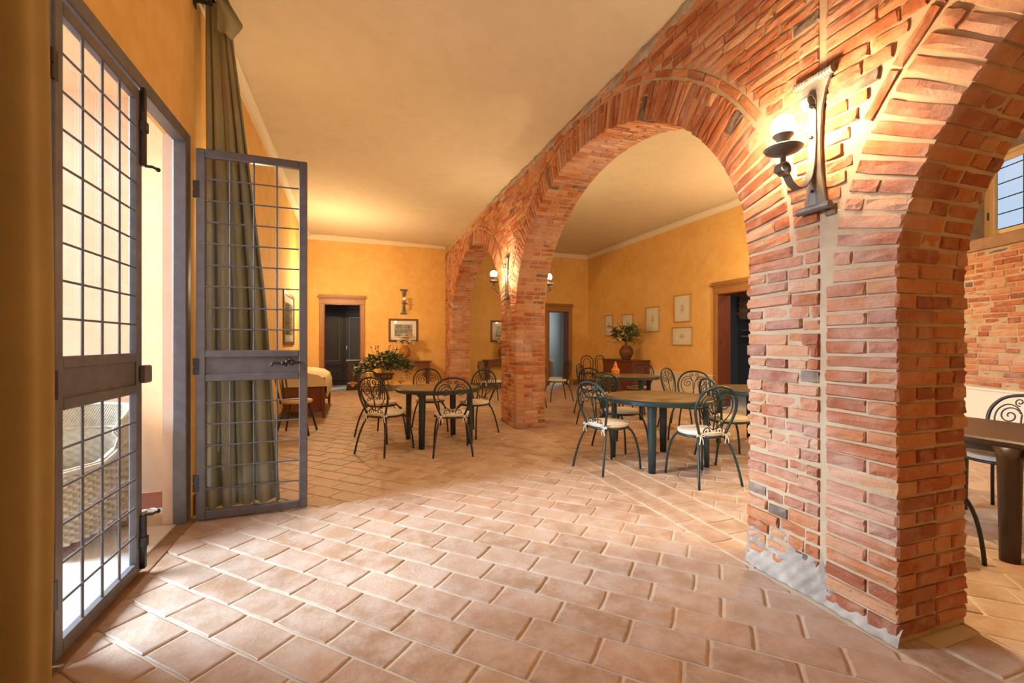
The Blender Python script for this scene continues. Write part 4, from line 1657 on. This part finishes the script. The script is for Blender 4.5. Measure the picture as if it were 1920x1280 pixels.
def sconce(loc, rz, lit, label, group='wrought iron wall lamps'):
    """wall at local y=0, lamp towards -y"""
    t = thing('wall_sconce', label, 'lamp', loc, rz, group)
    # waisted plate
    prof = [(-.32, .060), (-.27, .050), (-.15, .032), (0, .026), (.15, .032), (.26, .055), (.32, .085)]
    v = []
    for z_, w in prof:
        v += [(-w, 0, z_), (w, 0, z_), (w, -.014, z_), (w * .3, -.030, z_), (-w * .3, -.030, z_), (-w, -.014, z_)]
    f = []
    for i in range(len(prof) - 1):
        for j in range(6):
            j2 = (j + 1) % 6
            f.append((i * 6 + j, i * 6 + j2, (i + 1) * 6 + j2, (i + 1) * 6 + j))
    f += [tuple(range(6))[::-1], tuple((len(prof) - 1) * 6 + j for j in range(6))]
    MB().add(v, f).build('back_plate', M['forged'], t)
    b = MB()
    b.tube([(-.10, -.022, .325), (.10, -.022, .325)], .020, 10)
    for k in range(14): b.tube([(-.095 + k * .0146, -.022, .325), (-.090 + k * .0146, -.022, .325)], .0225, 10)
    b.build('top_bar', M['forged'], t)
    MB().tube([(-.085, -.022, -.325), (.085, -.022, -.325)], .020, 10).build('bottom_bar', M['forged'], t)
    # flat band arm: curl at the top, down along the plate, out and up to a curl under the pan
    path = []
    for i in range(13):
        a = radians(-60 + i * 30)
        path.append((-.062 - .036 * cos(a) * (.55 + .45 * i / 12), .20 + .036 * sin(a) * (.55 + .45 * i / 12)))
    path += [(-.034, .16), (-.032, .08), (-.036, -.04), (-.050, -.15), (-.085, -.215), (-.13, -.235), (-.175, -.215), (-.205, -.175)]
    for i in range(12):
        a = radians(-20 + i * 30)
        path.append((-.225 - .032 * cos(a) * (1 - .03 * i) + .0, -.155 + .032 * sin(a) * (1 - .03 * i)))
    pts = smooth_path([(0, y_, z_) for y_, z_ in path], 3)
    b = MB()
    hw = .019
    v = []; k = len(pts)
    for p in pts: v += [(-hw, p.y, p.z), (hw, p.y, p.z)]
    for i, p in enumerate(pts):
        tn = (pts[min(i + 1, k - 1)] - pts[max(i - 1, 0)]).normalized()
        nn = Vector((0, -tn.z, tn.y)) * .006
        v += [(-hw, p.y + nn.y, p.z + nn.z), (hw, p.y + nn.y, p.z + nn.z)]
    f = []
    for i in range(k - 1):
        f.append((2 * i, 2 * i + 1, 2 * i + 3, 2 * i + 2))
        o_ = 2 * k
        f.append((o_ + 2 * i, o_ + 2 * i + 2, o_ + 2 * i + 3, o_ + 2 * i + 1))
        f.append((2 * i, 2 * i + 2, o_ + 2 * i + 2, o_ + 2 * i))
        f.append((2 * i + 1, o_ + 2 * i + 1, o_ + 2 * i + 3, 2 * i + 3))
    b.add(v, f).build('scroll_arm', M['forged'], t)
    MB().sphere((0, -.040, .03), .010, 8, 6).sphere((0, -.034, -.24), .008, 8, 6).build('rivet', M['bronze'], t, True)
    gy, gz = -.225, -.03
    MB().lathe([(.012, -.095), (.012, -.06), (.03, -.055), (.072, -.038), (.086, -.024), (.080, -.018), (.04, -.028), (.001, -.03)], 24, (0, gy, gz)).build('drip_pan', M['forged'], t, True)
    MB().lathe([(.044, -.03), (.034, -.012), (.026, .005), (.030, .022), (.046, .040), (.044, .048), (.001, .048)], 20, (0, gy, gz)).build('candle_cup', M['forged'], t, True)
    MB().sphere((0, gy, gz + .088), .053, 20, 14).build('globe', M['globe'] if lit else M['globe_off'], t, True, 'lit white globe' if lit else 'unlit white globe')
    return t


NAVE = -pi / 2 - math.atan(ASL)    # local -y points to -x
def face_x(y): return AX0 + ASL * y
sconce((face_x(1.56) - .008, 1.57, 2.30), NAVE + 0, True, 'large wall lamp on the near brick pier, globe lit')
sconce((face_x(6.63) - .008, 6.63, 2.33), NAVE, True, 'lit wall lamp on the nave side of the far brick pier')
sconce((face_x(6.63) + ATH + .005, 6.63, 2.33), pi / 2 - math.atan(ASL), True, 'lit wall lamp peeping past the right side of the far pier')
sconce((1.27, YF, 2.43), 0, False, 'unlit wall lamp above the etching on the far ochre wall')

# ------------------------------------------------------------------ pictures
t = framed('framed_etching', 'dark framed landscape etching above the amber vase', 'picture', .79, .63, M['walnut'], M['etching'], .055, .10, 'framed etchings on the far wall')
t.location = (1.265, YF, 1.65)
t = framed('framed_etching', 'dark framed etching half hidden by the far brick pier', 'picture', .79, .63, M['walnut'], M['etching'], .055, .10, 'framed etchings on the far wall')
t.location = (4.15, YF, 1.65)
t = framed('framed_etching', 'tall gilt framed picture on the left wall seen through the open leaf', 'picture', 1.35, .96, M['walnut'], M['etching'], .07, .12)
t.location = (XL, 9.05, 1.74); t.rotation_euler = (0, 0, pi / 2)
gp = 'gilt framed botanical prints on the right wall'
for y0, y1, z0, z1, lab in ((10.92, 11.34, 1.50, 2.12, 'small botanical print nearest the far corner, left of the flowers'), (9.94, 10.46, 1.51, 2.09, 'botanical print directly behind the flower vase'),
                            (8.86, 9.41, 1.57, 2.205, 'botanical print alone to the right of the flower vase'), (7.80, 8.35, 1.77, 2.40, 'upper botanical print of the pair beside the doorway'),
                            (7.755, 8.42, 1.24, 1.67, 'lower wide print of the pair beside the doorway')):
    t = framed('framed_print', lab, 'picture', y1 - y0, z1 - z0, M['gilt'], M['botanical'], .028, .07, gp)
    t.location = (XR, (y0 + y1) / 2, (z0 + z1) / 2); t.rotation_euler = (0, 0, -pi / 2)

# ------------------------------------------------------------------ dado on the right wall
b = MB().box((XR - .03, 7.17, 0), (XR, 9.75, .60)).box((XR - .045, 7.16, .60), (XR, 9.76, .635), .005)
struct(b.build('trim_9', M['dado']), 'cream dado board along the wall of prints')

# ------------------------------------------------------------------ furniture by the walls


def console(x0, x1, label):
    t = thing('console_table', label, 'table', ((x0 + x1) / 2, YF - .24, 0), 0, 'wooden console tables')
    w = (x1 - x0) / 2
    MB().box((-w, -.22, .785), (w, .22, .82), .008).build('tabletop', M['mahogany'], t)
    MB().box((-w + .06, -.18, .65), (w - .06, .20, .785), .004).build('apron', M['mahogany'], t)
    for sx in (-1, 1):
        for y in (-.16, .18):
            b = MB()
            v = []
            for z_, s_ in ((0, .018), (.60, .030), (.70, .032)):
                for a_, c_ in ((-1, -1), (1, -1), (1, 1), (-1, 1)):
                    v.append((sx * (w - .09) + a_ * s_, y + c_ * s_, z_))
            f = [(3, 2, 1, 0)]
            for i in range(2):
                for j in range(4):
                    j2 = (j + 1) % 4
                    f.append((i * 4 + j, i * 4 + j2, i * 4 + 4 + j2, i * 4 + 4 + j))
            b.add(v, f).build('leg', M['mahogany'], t)
    return t


console(.62, 1.98, 'wooden console table carrying the amber vase under the etching')
console(3.50, 4.86, 'wooden console table half hidden by the far pier')


def leaf_mesh(b, p, yaw, pitch, L, W, bend=.3):
    m = Matrix.Translation(p) @ Matrix.Rotation(yaw, 4, 'Z') @ Matrix.Rotation(-pitch, 4, 'Y')
    v = []
    for i in range(5):
        t_ = i / 4
        w = W * sin(pi * min(.97, max(.06, t_)) ** .85) * .5
        z_ = -bend * L * t_ * t_
        v += [(L * t_, -w, z_ + w * .35), (L * t_, 0, z_), (L * t_, w, z_ + w * .35)]
    f = []
    for i in range(4):
        for j in range(2):
            f.append((i * 3 + j, i * 3 + j + 1, i * 3 + 4 + j, i * 3 + 3 + j))
    b.add(v, f, m)


def bloom(name, p, r, mat, parent, n=7, up=.6, seed=1):
    rs = random.Random(seed)
    b = MB()
    for ring, (k, pt, s) in enumerate(((n, up - .35, 1.0), (n - 2, up + .15, .75), (3, up + .6, .5))):
        for i in range(k):
            leaf_mesh(b, p, 2 * pi * i / k + ring * .4 + rs.uniform(-.1, .1), pt, r * s, r * .75 * s, -.15)
    b.sphere(p, r * .25, 8, 6)
    return b.build(name, mat, parent, True)


def amber_vase(x, label):
    t = thing('ribbed_vase', label, 'vase', (x, YF - .27, .82), 0, 'ribbed amber vases')
    MB().lathe([(.001, 0), (.085, 0), (.095, .012), (.06, .03), (.055, .045), (.09, .075), (.135, .15), (.150, .22), (.14, .29), (.11, .35), (.07, .385), (.062, .40), (.075, .42), (.066, .42), (.05, .395), (.001, .36)], 48, rib=.03, nrib=16).build('body', M['amber'], t, True)
    b = MB(); rs = random.Random(int(x * 10))
    for k in range(24):
        a = rs.uniform(0, 2 * pi); p = Vector((rs.uniform(-.12, .12), rs.uniform(-.08, .08), rs.uniform(.42, .60)))
        leaf_mesh(b, p, a, rs.uniform(-.2, 1.1), rs.uniform(.07, .13), .045)
    o = b.build('foliage', M['leaf_dark'], t, True); o['kind'] = 'stuff'
    for k, (dx, dz, mm) in enumerate(((-.17, .52, 'petal_white'), (-.10, .60, 'petal_white'), (.0, .46, 'petal'), (.03, .58, 'petal_peach'), (.12, .52, 'petal_white'), (.19, .60, 'petal_white'), (.22, .47, 'petal'), (-.03, .66, 'petal_white'), (.11, .65, 'petal'))):
        bloom('bloom', Vector((dx, -.12 + .02 * (k % 3), dz)), .125, M[mm], t, seed=k)
    return t


amber_vase(1.27, 'ribbed amber vase with white lilies on the console under the etching')
amber_vase(4.06, 'ribbed amber vase with pale flowers peeping past the far pier')

# flower stand in front of the far left doorway
t = thing('flower_stand', 'wrought iron flower stand overflowing with leaves and cream roses', 'plant stand', (.52, 8.7, 0))
for k in range(4):
    a = pi / 4 + k * pi / 2 + .5
    pts = [(0.05, .62), (.10, .50), (.08, .36), (.13, .20), (.22, .06), (.29, .012), (.33, .03), (.335, .07), (.31, .085), (.295, .065)]
    MB().tube([(r_ * cos(a), r_ * sin(a), z_) for r_, z_ in [(q.x, q.y) for q in smooth_path([(x_, z_, 0) for x_, z_ in pts], 5)]], .009, 6).build('leg', M['black_iron'], t, True)
b = MB()
for z_, r_ in ((.62, .16), (.50, .11), (.72, .20)):
    b.tube([(r_ * cos(2 * pi * k / 28), r_ * sin(2 * pi * k / 28), z_) for k in range(28)], .007, 6, closed=True)
for k in range(10):
    a = 2 * pi * k / 10
    b.tube([(.16 * cos(a), .16 * sin(a), .62), (.20 * cos(a), .20 * sin(a), .72)], .006, 6)
b.build('basket', M['black_iron'], t, True)
MB().lathe([(.001, .60), (.12, .60), (.15, .63), (.19, .73), (.17, .73), (.001, .70)], 24).build('pot', M['terracotta'], t, True)
rs = random.Random(21)
for nm, mm, n_ in (('foliage', 'leaf_dark', 420), ('foliage', 'leaf', 330)):
    b = MB()
    for k in range(n_):
        a = rs.uniform(0, 2 * pi); q = rs.random() ** .6
        # arch shaped mass, drooping at both sides
        x_ = (q * cos(a)) * .52; y_ = (q * sin(a)) * .28
        z_ = .98 - .85 * x_ * x_ * (1 if x_ < 0 else .55) + rs.uniform(-.16, .13) * (1.1 - abs(x_)) 
        if mm == 'leaf' and x_ < .05 and rs.random() < .6: x_ = abs(x_)
        leaf_mesh(b, Vector((x_, y_, z_)), atan2(y_, x_) + rs.uniform(-1, 1), rs.uniform(-.6, 1.2), rs.uniform(.07, .14), rs.uniform(.04, .065))
    o = b.build(nm, M[mm], t, True); o['kind'] = 'stuff'
b = MB()
for k in range(14):
    x_ = rs.uniform(-.2, .2); b.tube(bez((x_ * .4, 0, .9), (x_, 0, 1.05), (x_ * 1.3, rs.uniform(-.1, .1), 1.14 + rs.uniform(0, .14)), 5), .003, 5)
    b.sphere((x_ * 1.3, 0, 1.14 + rs.uniform(0, .12)), .014, 6, 5)
b.build('twigs', M['walnut'], t, True)
for k, (dx, dz, mm, r_) in enumerate(((-.38, .93, 'petal', .06), (-.45, .84, 'petal', .06), (-.30, .99, 'petal', .05), (-.36, .80, 'petal', .05), (-.55, .52, 'petal_peach', .12), (.50, .86, 'petal', .10), (.56, .80, 'petal_peach', .08), (.36, .62, 'petal', .10), (.30, .55, 'petal_peach', .08), (-.02, .90, 'petal_white', .04))):
    bloom('rose', Vector((dx, -.20 if abs(dx) < .5 else -.08, dz)), r_, M[mm], t, seed=40 + k)
b = MB()
for p0, p1, p2 in (((-.45, -.05, .80), (-.56, -.06, .70), (-.55, -.08, .52)), ((.42, -.1, .85), (.44, -.15, .72), (.36, -.2, .58)), ((.45, -.05, .85), (.52, -.06, .88), (.54, -.08, .82)), ((-.3, -.1, .85), (-.35, -.15, .9), (-.38, -.2, .92))):
    b.tube(bez(p0, p1, p2), .006, 5)
b.build('trailing_stem', M['leaf_dark'], t, True)

# settee on the left wall
t = thing('settee', 'wooden settee with cream upholstery against the left wall', 'settee', (-.80, 9.25, 0))
for sy in (-1, 1):
    b = MB().box((-.33, sy * .90 - .02, .12), (.28, sy * .90 + .02, .60), .006)
    b.build('end_panel', M['mahogany'], t)
    for x_ in (-.31, .29):
        v = []
        for z_, s_ in ((0, .018), (.15, .028), (.70, .03)):
            for a_, c_ in ((-1, -1), (1, -1), (1, 1), (-1, 1)): v.append((x_ + a_ * s_, sy * .92 + c_ * s_, z_))
        f = [(3, 2, 1, 0), (8, 9, 10, 11)]
        for i in range(2):
            for j in range(4):
                j2 = (j + 1) % 4
                f.append((i * 4 + j, i * 4 + j2, i * 4 + 4 + j2, i * 4 + 4 + j))
        MB().add(v, f).build('leg', M['mahogany'], t)


def pad(u, v):
    y_ = -.97 + 1.94 * v
    prof = [(-.33, .55), (-.33, .72), (-.25, .80), (0, .79), (.20, .75), (.31, .68), (.345, .55), (.35, .35)]
    k_ = u * (len(prof) - 1); i = min(int(k_), len(prof) - 2); f_ = k_ - i
    return (prof[i][0] + (prof[i + 1][0] - prof[i][0]) * f_, y_, prof[i][1] + (prof[i + 1][1] - prof[i][1]) * f_)


b = MB().grid(pad, 21, 6, True)
n0 = len(b.v)
b.add([(-.33, -.97, .55), (-.33, -.97, .72), (-.25, -.97, .80), (0, -.97, .79), (.20, -.97, .75), (.31, -.97, .68), (.345, -.97, .55)], [(0, 1, 2, 3, 4, 5, 6)])
b.add([(-.33, .97, .55), (-.33, .97, .72), (-.25, .97, .80), (0, .97, .79), (.20, .97, .75), (.31, .97, .68), (.345, .97, .55)], [(6, 5, 4, 3, 2, 1, 0)])
b.build('upholstery', M['upholstery'], t, True)
MB().box((-.30, -.88, .30), (.30, .88, .40), .01).build('seat_frame', M['mahogany'], t)

# tan seated chair behind the glass leaf
t = thing('metal_cafe_chair', 'chair with a round tan seat behind the open leaf', 'chair', (-.78, 7.02, 0), radians(-100))
MB().lathe([(.001, .445), (.20, .445), (.21, .455), (.21, .475), (.20, .487), (.001, .49)], 28).build('seat', M['seat_tan'], t, True)
for x_, y_ in ((.2, .2), (-.2, .2), (.2, -.2), (-.2, -.2)):
    MB().tube([(x_ * .6, y_ * .6, .446), (x_ * 1.08, y_ * 1.08, 0)], .014, 8).build('leg', M['black_iron'], t, True)
out = [(.16, .0), (.20, .2), (.19, .36), (.10, .45), (0, .47)]
pts = [(x_, -.17 - h * .15, .45 + h) for x_, h in out] + [(-x_, -.17 - h * .15, .45 + h) for x_, h in out[-2::-1]]
MB().tube(smooth_path(pts, 5), .012, 8).build('back_loop', M['black_iron'], t, True)
b = MB()
for x_ in (-.07, 0, .07): b.tube([(x_ * .6, -.17, .46), (x_, -.23, .88)], .006, 6)
b.build('back_bars', M['black_iron'], t, True)


def bentwood(x, y, rz, label):
    t = thing('bentwood_chair', label, 'chair', (x, y, 0), rz, 'dark bentwood chairs')
    MB().lathe([(.001, .44), (.19, .44), (.20, .455), (.19, .465), (.001, .462)], 26).build('seat', M['thonet'], t, True)
    for sx in (1, -1):
        MB().tube(bez((sx * .15, .13, .44), (sx * .16, .15, .25), (sx * .20, .20, 0), 6), .014, 7).build('leg', M['thonet'], t, True)
    o_ = [(.19, -.45), (.165, -.2), (.155, .0), (.17, .2), (.165, .36), (.10, .46), (0, .48)]
    pts = [(x_, -.15 - max(h, -.1) * .15 + (min(h, 0) * .12), .45 + h) for x_, h in o_]
    pts = pts + [(-p[0], p[1], p[2]) for p in pts[-2::-1]]
    MB().tube(smooth_path(pts, 5), .014, 8).build('back_hoop', M['thonet'], t, True)
    i_ = [(.10, .0), (.105, .2), (.10, .32), (.06, .39), (0, .405)]
    pts = [(x_, -.15 - h * .15, .45 + h) for x_, h in i_]
    pts = pts + [(-p[0], p[1], p[2]) for p in pts[-2::-1]]
    MB().tube(smooth_path(pts, 5), .010, 7).build('inner_hoop', M['thonet'], t, True)
    MB().tube([(.155 * cos(2 * pi * k / 24), .155 * sin(2 * pi * k / 24), .22) for k in range(24)], .008, 6, closed=True).build('leg_ring', M['thonet'], t, True)
    return t


bentwood(6.20, 10.95, radians(160), 'dark bentwood chair in the corner left of the brown chest')
bentwood(6.74, 10.98, radians(185), 'dark bentwood chair behind the far end of the brown chest')
bentwood(5.50, 14.65, radians(185), 'dark bentwood chair at the covered table in the blue room')
bentwood(7.75, 6.3, radians(100), 'dark bentwood chair inside the dark doorway by the prints')

# chest with vase
t = thing('wooden_chest', 'reddish brown wooden chest under the botanical prints', 'chest', (6.73, 9.92, 0))
MB().box((-.26, -.68, .06), (.26, .68, .84), .008).build('body', M['mahogany'], t)
MB().box((-.285, -.71, .84), (.265, .71, .87), .008).build('lid', M['mahogany'], t)
MB().box((-.275, -.70, 0), (.265, .70, .09), .006).build('plinth', M['mahogany'], t)
for y0, y1 in ((-.62, -.02), (.02, .62)):
    d = MB().box((-.275, y0, .14), (-.255, y1, .78), .006).build('door', M['mahogany'], t)
    MB().sphere((-.285, y0 + .05 if y0 > 0 else y1 - .05, .48), .016, 8, 6).build('knob', M['bronze'], d, True)

t = thing('flower_vase', 'round brown terracotta vase with white roses and dark leaves on the chest', 'vase', (6.62, 9.72, .87))
MB().lathe([(.001, 0), (.095, 0), (.10, .01), (.13, .06), (.175, .15), (.18, .22), (.155, .29), (.11, .335), (.105, .35), (.12, .365), (.10, .365), (.001, .33)], 32).build('body', M['terracotta'], t, True)
rs = random.Random(33)
for mm, n_ in (('leaf_dark', 130), ('leaf', 120)):
    b = MB()
    for k in range(n_):
        a = rs.uniform(0, 2 * pi); q = rs.random() ** .5
        y_ = q * cos(a) * .50; x_ = q * sin(a) * .16 - .04
        z_ = .42 + .38 * rs.random() * (1.1 - abs(y_)) + .35 * abs(y_)
        leaf_mesh(b, Vector((x_, y_, z_)), atan2(x_, y_) * -1 + pi / 2 + rs.uniform(-1, 1), rs.uniform(-.4, 1.2), rs.uniform(.09, .17), rs.uniform(.05, .075))
    o = b.build('foliage', M[mm], t, True); o['kind'] = 'stuff'
for k, (dy, dz, mm, r_) in enumerate(((-.02, .52, 'petal', .13), (.25, .48, 'petal_white', .08), (.30, .42, 'petal', .08), (.02, .78, 'petal_white', .10), (-.14, .66, 'petal_white', .06), (.48, .84, 'petal_peach', .12), (-.28, .62, 'petal_peach', .06))):
    bloom('rose', Vector((-.20, dy, dz)), r_, M[mm], t, seed=70 + k)
b = MB()
for p2 in ((-.15, .62, .60), (-.15, .70, .50), (-.1, -.52, .72), (-.1, -.3, .95), (-.1, .1, 1.0), (-.1, .3, .98), (-.12, .5, .85)):
    b.tube(bez((0, 0, .35), (p2[0] * .5, p2[1] * .4, p2[2] * .95), p2, 6), .005, 5)
b.build('stem', M['leaf_dark'], t, True)

# orange ceramic jar on the far right table
t = thing('ceramic_jar', 'small orange glazed ceramic jar on the far right table', 'jar', (4.60, 7.10, .7235))
MB().lathe([(.001, 0), (.07, 0), (.078, .012), (.066, .03), (.078, .055), (.074, .085), (.045, .115), (.035, .14), (.001, .14)], 24).build('body', M['orange_glaze'], t, True)
MB().lathe([(.036, .138), (.04, .145), (.025, .175), (.016, .21), (.02, .225), (.001, .235)], 18).build('stopper', M['orange_glaze'], t, True)
# small glass on the left table
o = MB().lathe([(.001, .002), (.028, .002), (.034, .07), (.032, .07), (.026, .006), (.001, .006)], 20).build('tumbler', M['glass'], smooth=True)
o.location = (.82, 6.0, .723)
tag(o, 'small clear glass tumbler on the dark left table', 'glass')
